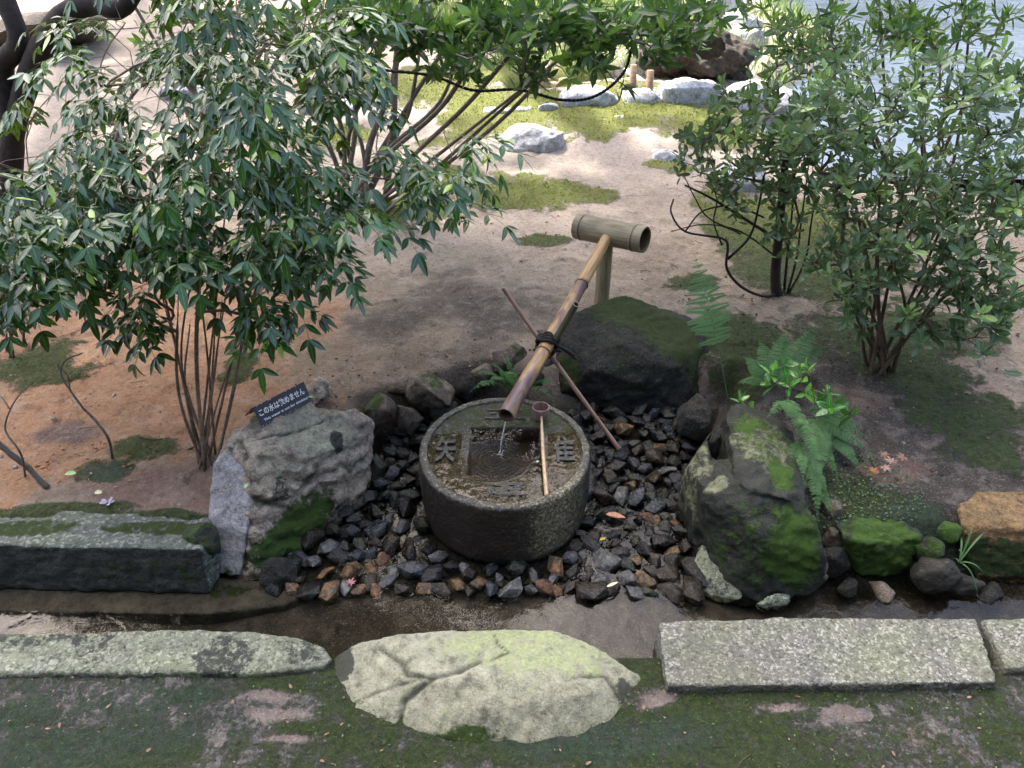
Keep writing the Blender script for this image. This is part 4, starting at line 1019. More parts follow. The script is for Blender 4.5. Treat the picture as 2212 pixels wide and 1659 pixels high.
# ------------------------------------------------------------------ bamboo
def bamboo(name, p0, p1, r0, r1, nodes, mat, parent, open0=False, open1=False, wall=.007, k=28, bend=0.0, stain=None, seed=0, depth=.25, label=None, ridge=.15):
    p0 = np.asarray(p0, float); p1 = np.asarray(p1, float); L = np.linalg.norm(p1 - p0)
    zs_ = sorted(set(list(np.linspace(0, L, max(8, int(L / .02)))) + [max(0, min(L, t * L + e)) for t in nodes for e in (-.009, -.005, -.002, .0, .002, .005, .009)]))
    prof = []
    for z_ in zs_:
        t = z_ / L; r_ = r0 + (r1 - r0) * t; nd = 0
        for nt_ in nodes:
            dz = z_ - nt_ * L
            r_ += (r0 * ridge) * math.exp(-(dz / .004) ** 2) - r0 * ridge * .5 * math.exp(-((dz - .006) / .003) ** 2); nd = max(nd, math.exp(-((dz - .005) / .0035) ** 2))
        prof.append((z_, r_, nd, 0))
    if open1: prof += [(L, r1 - wall, 0, .4), (L - depth * .2, r1 - wall, 0, 1), (L - depth, r1 - wall, 0, 1), (L - depth, .0005, 0, 1)]
    else: prof += [(L + .0005, r1 * .5, 0, 0), (L + .0005, .0004, 0, 0)]
    if open0: prof = [(depth, .0005, 0, 1), (depth, r0 - wall, 0, 1), (depth * .2, r0 - wall, 0, 1), (0, r0 - wall, 0, .4)] + prof
    else: prof = [(-.0005, .0004, 0, 0), (-.0005, r0 * .5, 0, 0)] + prof
    an = np.arange(k) * 2 * np.pi / k; v = []; nd = []; inn = []
    for z_, r_, a_, b_ in prof:
        off = bend * math.sin(max(0, min(1, z_ / L)) * math.pi)
        for t in an: v.append((r_ * math.cos(t) + off, r_ * math.sin(t), z_)); nd.append(a_); inn.append(b_)
    f = [(i * k + j, i * k + (j + 1) % k, (i + 1) * k + (j + 1) % k, (i + 1) * k + j) for i in range(len(prof) - 1) for j in range(k)]
    v = np.array(v); v[:, :2] *= (1 + .05 * (fbm(v, 6, 2, seed) - .5))[:, None]
    st = np.zeros(len(v)) if stain is None else np.array([stain(q[2] / L) for q in v])
    me_ = mesh_np(name, v, f, True, {'node': nd, 'inner': inn, 'stain': st})
    try: me_.set_sharp_from_angle(angle=R(50))
    except Exception: pass
    o = add(name, me_, mat)
    zax = Vector(p1 - p0).normalized(); q = zax.to_track_quat('Z', 'Y')
    Mw = Matrix.Translation(Vector(p0)) @ q.to_matrix().to_4x4()
    if parent is not None:
        o.parent = parent; Mw = Matrix.Translation(-parent.location) @ Mw
    o.matrix_local = Mw
    if label: o['label'] = label
    return o

mouth = P(1093, 897, 2.64)
tee_c = P(1317, 503, 4.02)
post_b = np.array([P(1300, 640, 4.03)[0], 4.03, .12])
spout = empty('bamboo_spout', 'bamboo water spout with mallet shaped head over the stone basin', 'water spout', tuple(post_b))
dirp = (mouth - tee_c) / np.linalg.norm(mouth - tee_c)
t0 = P(1233, 486, 4.02 + .10); t1 = P(1392, 518, 4.02 - .16)
# cross piece: axis line through tee_c
ax = (t1 - t0) / np.linalg.norm(t1 - t0)
h0 = tee_c - ax * .205; h1 = tee_c + ax * .215
for s_ in (0,):
    bamboo('head', h0, h1, .070, .072, [.09, .86], M['bamboo_post'], spout, open0=True, open1=True, wall=.009, k=40, seed=2, depth=.10, ridge=.05, label='short wide hollow bamboo crosspiece')
pt = tee_c + dirp * .05
Lp = np.linalg.norm(mouth - pt)
bamboo('pipe', pt, mouth, .030, .0355, [.315, .70], M['bamboo_pipe'], spout, open1=True, wall=.006, k=36, bend=.006, seed=3, stain=lambda t: .12 * math.sin(t * 9 - 1) + .10 * (t > .5) * (t < .9) - .25 * (t < .3), depth=.3, label='long sloping bamboo pipe stained purple')
bamboo('post', post_b, [post_b[0], 4.03, tee_c[2] - .05], .044, .042, [.15], M['bamboo_post'], spout, k=30, seed=4, label='short upright bamboo post')
# the two thin legs crossed and lashed under the pipe
def onpipe(px_, py_):
    best = min(np.linspace(0, 1, 200), key=lambda t: (lambda q: (q[0] - px_) ** 2 + (q[1] - py_) ** 2)(proj(pt + (mouth - pt) * t)))
    return pt + (mouth - pt) * best
lash = onpipe(1186, 742)
ftB = G(1340, 974, .02); under = lash + np.array([0, .02, -.045])
dB = (under - ftB); dB /= np.linalg.norm(dB)
def ext_to(p, d, py_t):
    return min([p + d * s for s in np.linspace(.05, 1.2, 300)], key=lambda q: abs(proj(q)[1] - py_t))
topB = ext_to(under, dB, 622)
print('cane top px', proj(topB), 'target 1103,622')
cane = empty('cane_leg', 'thin pinkish bamboo cane crossing under the spout and standing among the cobbles', 'cane', tuple(ftB), 'crossed canes propping the spout')
bamboo('cane', ftB, topB, .0115, .0095, [.02, .21, .55, .97], M['cane'], cane, k=14, seed=6, ridge=.22, bend=.004)
ftC = G(1112, 880, .03)
underC = onpipe(1190, 748) + np.array([.015, .03, -.05]); dC = underC - ftC; dC /= np.linalg.norm(dC)
topC = ext_to(underC, dC, 657)
print('cane2 top px', proj(topC), 'target 1243,657')
cane2 = empty('cane_leg', 'greenish bamboo prop running close beneath the spout down behind the basin', 'cane', tuple(ftC), 'crossed canes propping the spout')
bamboo('cane', ftC, topC, .017, .016, [.3, .72], M['cane_green'], cane2, k=16, open1=True, wall=.004, seed=7, depth=.05)
# black palm rope lashing
lr = empty('rope_lashing', 'black palm rope tied round spout and crossed canes', 'rope', tuple(lash))
pd = dirp; u_ = np.cross(pd, [0, 0, 1]); u_ /= np.linalg.norm(u_); w_ = np.cross(u_, pd)
B_ = Buf()
pts = []
for i in range(150):
    t_ = i / 149; a_ = t_ * 2 * math.pi * 3.4
    rr_ = .043 + .006 * math.sin(i * .7)
    low = 1.0 + .75 * max(0, -math.sin(a_))
    pts.append(lash + pd * (-.03 + .055 * t_ + .012 * math.sin(a_ + .6)) + u_ * rr_ * math.cos(a_) * 1.03 + w_ * (rr_ * math.sin(a_) * low))
B_.add(*tube(pts, .0078, 6))
pts = [lash + u_ * .052 * math.cos(a_) * 1.1 + w_ * (-.045 + .03 * math.sin(a_)) + pd * .04 * math.sin(a_ * 1.0 + .4) for a_ in np.linspace(0, 2 * math.pi * 2, 60)]
B_.add(*tube(pts, .0075, 6))
for e in [np.array([.05, -.03, -.02]), np.array([.06, .0, -.06])]:
    pts = spline([lash + u_ * -.045, lash + u_ * -.06 + e * .5, lash + u_ * -.065 + e + np.array([.02, 0, -.015])], 8); B_.add(*tube(pts, .006, 5))
add('rope', B_.mesh('rope', tuple(lash)), M['rope'], lr)
# falling thread of water
B_ = Buf()
m0 = mouth + np.array([0, 0, -.030]) + dirp * .004; m1 = np.array([land[0], land[1], .332])
q = []
for i in range(40):
    t_ = i / 39; pp = m0 + (m1 - m0) * np.array([t_ ** .8, t_ ** .8, t_ ** 1.25]); q.append(pp)
B_.add(*tube(q, [.0024 + .0011 * math.sin(i * 1.9) for i in range(40)], 8))
for i in range(14):
    a_ = rnd.uniform(0, 6.28); d_ = rnd.uniform(.006, .035); c_ = m1 + np.array([d_ * math.cos(a_), d_ * math.sin(a_), rnd.uniform(.0, .012)])
    co, ff = sm[0]; B_.add(co * .003 + c_, ff)
b = MB('falling water'); b.done((.9, .93, .95), .05, None, .8, **{'Transmission Weight': .75, 'IOR': 1.33})
o = add('water_stream', B_.mesh('water_stream'), b.m); tag(o, 'thin thread of water falling from the spout mouth into the basin', 'water stream')

# ladle
lc_ = G(1168, 893, .365)
lad = empty('bamboo_ladle', 'bamboo ladle with small round cup lying across the basin', 'ladle', tuple(lc_ - np.array([0, 0, .02])))
cupz = .35
B_ = Buf()
cr = .038; prof2 = [(0, .002), (cr * .8, .0), (cr * .97, .003), (cr, .01), (cr, .050), (cr * .98, .0535), (cr * .90, .0535), (cr * .88, .05), (cr * .88, .008), (0, .007)]
k = 36; vv = []
for r_, z_ in prof2:
    for j in range(k): vv.append((max(r_, .0003) * math.cos(j * 2 * math.pi / k), max(r_, .0003) * math.sin(j * 2 * math.pi / k), z_))
ff = [(i * k + j, i * k + (j + 1) % k, (i + 1) * k + (j + 1) % k, (i + 1) * k + j) for i in range(len(prof2) - 1) for j in range(k)]
m_ = mesh_np('cup', vv, ff, True, {'node': np.array([1.0 if .020 < q_[2] < .0 else 0 for q_ in vv]), 'inner': np.array([.0] * len(vv)), 'stain': np.zeros(len(vv))})
m_.set_sharp_from_angle(angle=R(40))
cup = add('cup', m_, M['ladle_cup'], lad)
cup.location = (0, 0, .004)
base_l = np.array(lad.location)
hs = lc_ + np.array([.002, -.040, .012]); he = G(1180, 1061, .362)
he2 = he + (he - hs) / np.linalg.norm(he - hs) * .012
hmid = (hs + he) / 2 + np.array([-.003, 0, .004])
hp = spline([hs, hmid, he, he2], 10)
rad = np.interp(np.arange(len(hp)), [0, 6, 20, len(hp) - 1], [.0045, .0075, .0082, .0078])
vv, ff = tube(hp, rad, 10); vv[:, 2] = vv[:, 2]
add('handle', mesh_np('handle', rel(vv, lad), ff, True, {'node': np.zeros(len(vv)), 'inner': np.zeros(len(vv)), 'stain': np.zeros(len(vv))}), M['ladle'], lad)

# ------------------------------------------------------------------ sign on the rock
sTL = G(545.8, 880.4, .52); sTR = G(656, 824.3, .52); sBL = G(556.7, 929.5, .435); sBR = G(665.4, 870.5, .435)
sgn = empty('sign', 'small folded black sign with white Japanese and English lines on the tan rock', 'sign', tuple((sBL + sBR) / 2))
# square the plate up: width axis from the top edge, the down axis leaning forward
wv_ = sTR - sTL; W_ = np.linalg.norm(wv_); wv_ /= W_
dn = ((sBL - sTL) + (sBR - sTR)) / 2; dn -= wv_ * (dn @ wv_); H_ = np.linalg.norm(dn); dn /= H_
nrm_ = np.cross(dn, wv_); nrm_ /= np.linalg.norm(nrm_)
if nrm_[1] > 0: nrm_ = -nrm_
print('sign', W_, H_, nrm_)
th_s = .003
def plate(o0, a, b__, t):
    c = [o0, o0 + a, o0 + a + b__, o0 + b__]
    return [*c, *[q_ - t for q_ in c]], [(0, 1, 2, 3), (7, 6, 5, 4), (0, 4, 5, 1), (1, 5, 6, 2), (2, 6, 7, 3), (3, 7, 4, 0)]
v_, f_ = plate(sTL, wv_ * W_, dn * H_, nrm_ * th_s)
add('front_plate', mesh_np('front_plate', rel(v_, sgn), f_, False), M['sign'], sgn)
bd = np.array([-.28, .62, 0]); bdn = np.array([wv_[1] * -1, wv_[0], 0]); bdn /= np.linalg.norm(bdn)
back_dn = bdn * .085 + np.array([0, 0, -.085])
v_, f_ = plate(sTL - nrm_ * th_s, wv_ * W_, back_dn, np.cross(back_dn, wv_) / np.linalg.norm(np.cross(back_dn, wv_)) * -th_s)
add('back_plate', mesh_np('back_plate', rel(v_, sgn), f_, False), M['sign'], sgn)
def lettering(txt, u0, u1, v0, v1):
    m_ = text_mesh(txt, .03, .0003, .0006)
    nv = len(m_.vertices); co = np.empty(nv * 3); m_.vertices.foreach_get('co', co); co = co.reshape(-1, 3)
    lo, hi = co.min(0), co.max(0)
    uu = u0 + (co[:, 0] - lo[0]) / (hi[0] - lo[0]) * (u1 - u0); vv_ = v1 - (co[:, 1] - lo[1]) / (hi[1] - lo[1]) * (v1 - v0)
    w3 = sTL[None] + wv_[None] * (uu * W_)[:, None] + dn[None] * (vv_ * H_)[:, None] + nrm_[None] * (.0012 + (co[:, 2] - lo[2]))[:, None]
    m_.vertices.foreach_set('co', rel(w3, sgn).ravel()); m_.update(); add('lettering', m_, M['white'], sgn)
lettering('この水は飲めません', .055, .935, .20, .56)
lettering('This water is not for drinking', .085, .945, .68, .83)
B_ = Buf()
for i in range(46):
    e = rnd.choice(['t', 'b', 's', 's'])
    uu, vv_ = rnd.uniform(.01, .99), rnd.uniform(.02, .97)
    if e == 't': vv_ = rnd.uniform(.0, .03)
    if e == 'b': vv_ = rnd.uniform(.93, .99)
    c_ = sTL + wv_ * uu * W_ + dn * vv_ * H_ + nrm_ * .0004; s1 = rnd.uniform(.0006, .0016)
    if e == 's' and .15 < vv_ < .9: s1 *= .5
    d1 = wv_ * s1 * rnd.uniform(1, 2.2); d2 = dn * s1
    B_.add([c_ - d1, c_ - d2, c_ + d1, c_ + d2], [(0, 1, 2, 3)])
o = add('scratches', B_.mesh('scratches', tuple(sgn.location), False), M['white'], sgn); o['kind'] = 'stuff'

# ------------------------------------------------------------------ leaves and branches
def leaf_template(st=((.14, .62), (.38, 1.0), (.66, .78), (.87, .36)), fold=.22, curl=.12):
    v = [(0, 0, 0)]; rib = [0.0]
    for t, w in st:
        zc = -curl * t * t
        v += [(-w * .5, t, zc + fold * w * .5), (0, t, zc), (w * .5, t, zc + fold * w * .5)]; rib += [1.0, 0.0, 1.0]
    v.append((0, 1, -curl)); rib.append(0.0); n = len(st)
    f = [(0, 2, 1), (0, 3, 2)]
    for i in range(n - 1):
        a = 1 + 3 * i; f += [(a, a + 1, a + 4, a + 3), (a + 1, a + 2, a + 5, a + 4)]
    a = 1 + 3 * (n - 1); f += [(a, a + 1, a + 3), (a + 1, a + 2, a + 3)]
    return np.array(v, float), f, np.array(rib)
LT = leaf_template(); LT_R = leaf_template(((.12, .45), (.4, .9), (.68, 1.0), (.9, .6)), .16, .18); LT_C = leaf_template(((.3, 1.0), (.7, .7)), .2, .1)
def leaf_basis(L):
    """L: list of (pos, dir, up, length, width, tint) -> arrays"""
    pos = np.array([l[0] for l in L]); d = np.array([l[1] for l in L], float); up = np.array([l[2] for l in L], float)
    ln = np.array([l[3] for l in L]); wd = np.array([l[4] for l in L]); ti = np.array([l[5] for l in L])
    d /= np.linalg.norm(d, axis=1)[:, None] + 1e-9
    s = np.cross(d, up); s /= np.linalg.norm(s, axis=1)[:, None] + 1e-9
    n_ = np.cross(s, d)
    return pos, d, s, n_, ln, wd, ti
def leaves_mesh(name, L, T, off):
    pos, d, s, n_, ln, wd, ti = leaf_basis(L); tv, tf, tr = T; k = len(tv)
    v = pos[:, None] + s[:, None] * (tv[None, :, 0] * wd[:, None])[..., None] + d[:, None] * (tv[None, :, 1] * ln[:, None])[..., None] + n_[:, None] * (tv[None, :, 2] * wd[:, None] * (.5 + 1.6 * _h(np.arange(len(wd)), np.arange(len(wd)) * 3, np.arange(len(wd)) * 7, 4))[:, None] + ln[:, None] * .16 * (_h(np.arange(len(wd)), np.arange(len(wd)) * 5, np.arange(len(wd)), 9)[:, None] - .65) * tv[None, :, 1] ** 2)[..., None]
    v = v.reshape(-1, 3) - np.array(off)
    f = []
    for i in range(len(L)):
        b0 = i * k; f += [tuple(q + b0 for q in g_) for g_ in tf]
    return mesh_np(name, v, f, True, {'tint': np.repeat(ti, k), 'rib': np.tile(tr, len(L))})
VAR = {}
def leaf_variant(T, key, i):
    if (key, i) not in VAR:
        tv, tf, tr = T; r = np.random.default_rng(i); t = tv.copy(); t[:, 2] *= r.uniform(.7, 1.5); t[:, 0] += .10 * r.uniform(-1, 1) * t[:, 1] ** 2
        tint = [.08, .25, .42, .6, .8, .97][i % 6]
        me_ = mesh_np('leaf', t, tf, True, {'tint': np.full(len(t), tint), 'rib': tr}); me_.materials.append(M[key]); VAR[(key, i)] = me_
    return VAR[(key, i)]
def put_leaves(root, L, key, T, nobj=300, partname='leaf'):
    pos, d, s, n_, ln, wd, ti = leaf_basis(L)
    X_, Y_, D_ = proj(pos); vis = (X_ > -5) & (X_ < 2217) & (Y_ > -5) & (Y_ < 1664)
    score = np.where(vis, ln / D_, 0)
    order = np.argsort(-score)[:nobj]; rest = np.setdiff1d(np.arange(len(L)), order)
    inv = np.array(root.location)
    for i in order:
        if score[i] <= 0: continue
        tix = 5 if ti[i] > .94 else min(4, int(ti[i] * 5.2))
        o = bpy.data.objects.new(partname, leaf_variant(T, key, tix)); COL.objects.link(o); o.parent = root
        m_ = Matrix([[s[i][q] * wd[i], d[i][q] * ln[i], n_[i][q] * wd[i], pos[i][q] - inv[q]] for q in range(3)] + [[0, 0, 0, 1]])
        o.matrix_local = m_
    if len(rest):
        o = add('foliage', leaves_mesh('foliage', [L[i] for i in rest], T, inv), M[key], root); o['kind'] = 'stuff'
def grow(stems, targets, seed=0, wig=.06, bias=.35):
    """stems: polylines. Each target is joined to the nearest wood. returns polylines and radii"""
    r = np.random.default_rng(seed)
    N = []; par = []
    def addline(pts, p):
        ids = []
        for q in pts: N.append(np.asarray(q, float)); par.append(p); p = len(N) - 1; ids.append(p)
        return ids
    for s_ in stems: addline(s_, -1)
    nst = len(N); base = np.mean([s_[0] for s_ in stems], axis=0)
    T_ = sorted(targets, key=lambda q: np.linalg.norm(q - base))
    tips = []
    for t_ in T_:
        A_ = np.array(N); dv = t_ - A_; dist = np.linalg.norm(dv, axis=1)
        cost = dist + bias * np.maximum(0, A_[:, 2] - t_[2]) + .25 * np.abs(dist - .12)
        i = int(np.argmin(cost)); a = N[i]; d_ = dist[i]
        if d_ < .02: tips.append(i); continue
        m_ = max(2, int(d_ / .07)); pdir = (a - N[par[i]]) if par[i] >= 0 else np.array([0, 0, .05])
        pdir = pdir / (np.linalg.norm(pdir) + 1e-9) * d_ * .35
        c1 = a + pdir; pts = []
        for q in range(1, m_ + 1):
            u = q / m_; pts.append((1 - u) ** 2 * a + 2 * u * (1 - u) * c1 + u * u * t_ + (r.normal(0, wig * .07, 3) if q < m_ else 0))
        ids = addline(pts, i); tips.append(ids[-1])
    cnt = np.zeros(len(N)); 
    for t_ in tips:
        i = t_
        while i >= 0: cnt[i] += 1; i = par[i]
    return np.array(N), np.array(par), cnt, nst, tips
def wood(root, stems, N, par, cnt, nst, mstem, mtwig, r_tip=.0022, r_exp=.45, r_min_stem=.007, k=5, stem_r=None):
    rad = r_tip * np.maximum(cnt, 1) ** r_exp
    off = np.array(root.location); i0 = 0
    for q, s_ in enumerate(stems):
        n_ = len(s_); rr = rad[i0:i0 + n_].copy(); base_r = (stem_r[q] if stem_r else r_min_stem)
        rr = np.maximum(rr, np.linspace(base_r, base_r * .45, n_))
        v_, f_ = tube(s_, rr, 8); v_ = v_ + (fbm(v_, 60, 2, q)[:, None] - .5) * rr.mean() * .25
        add('stem', mesh_np('stem', v_ - off, f_), mstem, root); i0 += n_
    ch = {}
    for i in range(nst, len(N)): ch.setdefault(par[i], []).append(i)
    used = set(); B_ = Buf()
    for i in range(nst, len(N)):
        if i in used: continue
        p_ = par[i]; line = [p_] if p_ >= 0 else []; j = i
        while True:
            line.append(j); used.add(j)
            nx_ = [c for c in ch.get(j, []) if c not in used]
            if not nx_: break
            j = max(nx_, key=lambda c: cnt[c])
        if len(line) < 2: continue
        rr = rad[line].copy(); rr[0] = min(rr[0], rr[1] * 1.15)
        B_.add(*tube(N[line], rr, k, cap=False))
    if B_.n: o = add('twigs', B_.mesh('twigs', off), mtwig, root); o['kind'] = 'stuff'
def region(lst, seed):
    r = np.random.default_rng(seed); out = []
    for cx, cy, rx, ry, y0, y1, n_ in lst:
        for _ in range(n_):
            a_ = r.uniform(0, 2 * np.pi); q = math.sqrt(r.uniform(0, 1)); yy = r.uniform(y0, y1)
            out.append(P(cx + rx * q * math.cos(a_), cy + ry * q * math.sin(a_), yy))
    return out
def nrm(v_): v_ = np.asarray(v_, float); return v_ / (np.linalg.norm(v_) + 1e-9)
def spray(c, axis_xy, r, L, scale=1.0, droop=.9, n_node=4, tint0=None):
    """a compound leaf: thin drooping rachis with paired side leaflets and a trio at the tip"""
    d0 = nrm([axis_xy[0], axis_xy[1], .15 + r.uniform(-.3, .25)])
    Lr = r.uniform(.20, .32) * scale; pts = []; p_ = np.array(c, float); d_ = d0.copy()
    for i in range(8):
        pts.append(p_.copy()); p_ = p_ + d_ * Lr / 7; d_ = nrm(d_ + np.array([0, 0, -droop * .22]) + r.normal(0, .05, 3))
    pts = np.array(pts)
    t0 = r.uniform(.05, .75) if tint0 is None else tint0
    def leaflet(p, d, up, s): L.append((p, d, up, s * r.uniform(.68, 1.25), s * 1.04 * r.uniform(.29, .38), min(1, max(0, t0 + r.normal(0, .13))) if r.uniform() > .04 else .99))
    lines = [pts]
    for q in range(n_node):
        i = int(2 + q * 5 / max(1, n_node - 1)); i = min(i, 7); a = pts[i]; dd = nrm(pts[min(7, i)] - pts[i - 1])
        side = nrm(np.cross(dd, [0, 0, 1])); up = nrm(np.cross(side, dd))
        last = q == n_node - 1
        for sg in (-1, 1):
            pd_ = nrm(side * sg * r.uniform(.75, 1.1) + dd * .55 + np.array([0, 0, -.25 * droop]) + r.normal(0, .1, 3))
            if q < 2 and scale > .8:
                ll = r.uniform(.07, .10) * scale; b_ = a + pd_ * ll; b_[2] -= .02 * scale; lines.append(np.array([a, a + pd_ * ll * .5 + np.array([0, 0, .004]), b_]))
                for s2 in (-1, 1):
                    leaflet(a + pd_ * ll * .55, nrm(pd_ * .5 + np.cross(pd_, up) * s2 * .8 + np.array([0, 0, -.45 * droop]) + r.normal(0, .12, 3)), up + r.normal(0, .25, 3), .062 * scale)
                    leaflet(b_, nrm(pd_ * .8 + np.cross(pd_, up) * s2 * .8 + np.array([0, 0, -.5 * droop]) + r.normal(0, .12, 3)), up + r.normal(0, .25, 3), .068 * scale)
                leaflet(b_, nrm(pd_ + np.array([0, 0, -.7 * droop]) + r.normal(0, .1, 3)), up + r.normal(0, .2, 3), .08 * scale)
            else:
                leaflet(a, nrm(pd_ + np.array([0, 0, -.35 * droop])), up + r.normal(0, .25, 3), .075 * scale)
        if last: leaflet(pts[7], nrm(dd + np.array([0, 0, -.5])), up + r.normal(0, .15, 3), .088 * scale)
    return lines
def leafy_shrub(name, label, base, stem_tops, regions, seed, scale=1.0, group=None, nobj=300, mats=('stem', 'stem'), key='nandina', face=(0, -.6), stem_r=.0068, extra=()):
    r = np.random.default_rng(seed)
    base = np.array(base, float); root = empty(name, label, 'shrub', tuple(base), group)
    stems = []
    for (tp, jit) in stem_tops:
        b0 = base + np.array([r.uniform(-.07, .07), r.uniform(-.06, .06), -.02])
        mid = (b0 * .55 + tp * .45) + r.normal(0, .025, 3); mid[2] += .03
        stems.append(spline([b0, mid, tp], 8))
    targets = region(regions, seed + 1) + list(extra)
    N, par, cnt, nst, tips = grow(stems, targets, seed, wig=.05)
    wood(root, stems, N, par, cnt, nst, M[mats[0]], M[mats[1]], stem_r=[stem_r * r.uniform(.7, 1.2) for _ in stems], r_tip=.0018, r_exp=.33)
    L = []; B_ = Buf(); ctr = np.mean(targets, axis=0)
    for t_ in targets:
        ax_ = (t_ - ctr)[:2]; ax_ = ax_ / (np.linalg.norm(ax_) + .15) + np.array(face) + r.normal(0, .35, 2)
        for ln_ in spray(t_, nrm(ax_), r, L, scale, droop=r.uniform(.35, 1.1)): B_.add(*tube(ln_, .0012, 3, cap=False))
    o = add('leaf_stalks', B_.mesh('leaf_stalks', tuple(base)), M['stem_green'], root); o['kind'] = 'stuff'
    put_leaves(root, L, key, LT, nobj); print(name, 'leaflets', len(L))
    return root, L

b1 = G(452, 1000, .2); b1[2] = th(*b1[:2])
stA = [(P(px, py, yy), 0) for px, py, yy in [(385, 640, 3.0), (330, 560, 3.15), (430, 520, 3.1), (470, 560, 3.0), (520, 470, 3.2), (560, 640, 3.05), (410, 700, 3.1), (480, 650, 3.2), (600, 420, 3.3), (300, 400, 3.3), (455, 380, 3.0), (530, 560, 3.35), (500, 330, 3.5), (380, 300, 3.4), (640, 300, 3.4)]]
leafy_shrub('leafy_shrub', 'tall glossy dark green shrub on bare canes rising beside the sign rock', b1, stA,
            [(430, 330, 250, 250, 2.8, 3.7, 74), (560, 160, 220, 110, 2.9, 3.8, 22), (430, 540, 230, 80, 2.7, 3.4, 26), (560, 400, 200, 150, 2.7, 3.3, 20), (300, 300, 180, 160, 2.8, 3.4, 14), (620, 480, 110, 110, 2.8, 3.3, 14), (850, 380, 120, 60, 3.0, 3.5, 6), (930, 330, 80, 50, 2.9, 3.3, 4),
             (230, 190, 110, 90, 3.0, 3.7, 5), (650, 80, 90, 60, 2.9, 3.5, 7), (250, 60, 90, 40, 3.2, 3.9, 4), (560, 40, 200, 60, 3.1, 3.9, 20), (480, -60, 220, 60, 3.1, 3.8, 14), (760, 230, 90, 90, 3.1, 3.6, 7), (400, 690, 60, 50, 2.75, 2.95, 3), (600, 650, 80, 50, 2.75, 3.0, 4), (230, 450, 90, 80, 2.8, 3.3, 8), (580, 250, 100, 120, 2.7, 3.1, 8)],
            301, .98, 'glossy leaved shrubs on the left', extra=[P(345, 655, 2.8), P(560, 640, 2.8), P(640, 640, 2.8), P(690, 560, 2.85), P(960, 440, 3.0), P(890, 400, 3.0), P(1000, 300, 3.1), P(840, 470, 3.0), P(330, 600, 2.9)])
b2 = P(6, 705, 3.55); b2[2] = .2
leafy_shrub('leafy_shrub', 'drooping glossy shrub at the left picture edge with bluish shining leaves', b2, [(P(px, py, yy), 0) for px, py, yy in [(10, 520, 3.3), (-60, 420, 3.3), (60, 430, 3.2), (-20, 560, 3.2), (120, 400, 3.3)]],
            [(70, 470, 130, 90, 2.5, 3.2, 24), (40, 580, 90, 70, 2.5, 3.0, 12), (170, 440, 60, 60, 2.7, 3.1, 6), (60, 370, 110, 50, 2.8, 3.4, 10), (-120, 450, 100, 140, 2.6, 3.3, 12), (110, 240, 80, 50, 3.2, 3.7, 4)],
            311, 1.0, 'glossy leaved shrubs on the left', extra=[P(70, 630, 2.75), P(140, 590, 2.8), P(20, 640, 2.7)])

# tall multi-stemmed evergreen behind, stems fan to the upper right
def rosette(c, d, r, L, n_, ln, wr, spread=.9, tmix=(0., .9), young=.1):
    d = nrm(d); s1 = nrm(np.cross(d, [.3, .2, 1.0])); s2 = np.cross(d, s1); ph = r.uniform(0, 6.28); yg = r.uniform() < young
    t0 = r.uniform(*tmix)
    for i in range(n_):
        a_ = ph + i * 2.4; k = (i + .5) / n_
        rd = s1 * math.cos(a_) + s2 * math.sin(a_)
        dd = nrm(d * (1.15 - spread * k) + rd * (.35 + spread * k) + r.normal(0, .13, 3)); l_ = ln * r.uniform(.75, 1.2) * (.7 + .4 * k)
        L.append((c - d * .03 * k * (ln / .06), dd, d + rd * .2 * (-1) + r.normal(0, .15, 3), l_, l_ * wr * r.uniform(.85, 1.15), .99 if yg else min(.85, max(0, t0 + r.normal(0, .12)))))
def twiggy(name, label, base, stems, regions, seed, ln, wr, key, group=None, nobj=200, n_=(5, 8), mats=('twig', 'twig'), stem_r=None, extra=(), spread=.9, tmix=(0, .9), young=.1, r_tip=.002, sub=None, updir=.8, T=None):
    r = np.random.default_rng(seed); base = np.array(base, float); root = empty(name, label, 'shrub', tuple(base), group)
    targets = region(regions, seed + 1) + list(extra)
    N, par, cnt, nst, tips = grow(stems, targets, seed, wig=.13)
    wood(root, stems, N, par, cnt, nst, M[mats[0]], M[mats[1]], stem_r=stem_r or [.014] * len(stems), r_tip=r_tip, r_exp=.38)
    L = []
    for t_ in tips:
        dd = N[t_] - N[par[t_]] if par[t_] >= 0 else np.array([0, 0, 1.])
        dd = nrm(nrm(dd) + np.array([0, 0, updir]) + r.normal(0, .3, 3))
        rosette(N[t_], dd, r, L, int(r.integers(*n_)), ln, wr, spread, tmix, young)
        if sub:
            for _ in range(sub):
                q = par[t_]
                if q >= 0: rosette(N[q] * .5 + N[t_] * .5 + r.normal(0, .03, 3), nrm(dd + r.normal(0, .6, 3)), r, L, max(2, n_[0] - 2), ln * .9, wr, spread, tmix, young)
    put_leaves(root, L, key, T or LT_R, nobj); print(name, 'leaves', len(L))
    return root
b3 = G(800, 440, .25); r3 = np.random.default_rng(5)
st3 = []; sr3 = []
for px, py, yy, rr in [(905, 120, 5.4, .035), (1000, 60, 5.2, .03), (860, 40, 5.5, .04), (1100, 120, 5.0, .026), (1250, 95, 4.9, .022), (760, 60, 5.6, .03), (700, 20, 5.6, .03), (640, 60, 5.5, .025), (1050, -20, 5.3, .03), (930, -40, 5.4, .04), (1180, 160, 4.9, .02), (820, -30, 5.6, .03), (1320, 30, 4.9, .022), (560, 0, 5.4, .022), (1010, 150, 5.0, .02)]:
    b0 = b3 + np.array([r3.uniform(-.22, .16), r3.uniform(-.15, .15), -.05]); tp = P(px, py, yy)
    m1_ = b0 * .62 + tp * .38 + np.array([0, 0, .02]) + r3.normal(0, .05, 3); m2_ = b0 * .28 + tp * .72 + r3.normal(0, .06, 3)
    st3.append(spline([b0, m1_, m2_, tp], 7)); sr3.append(rr * .7)
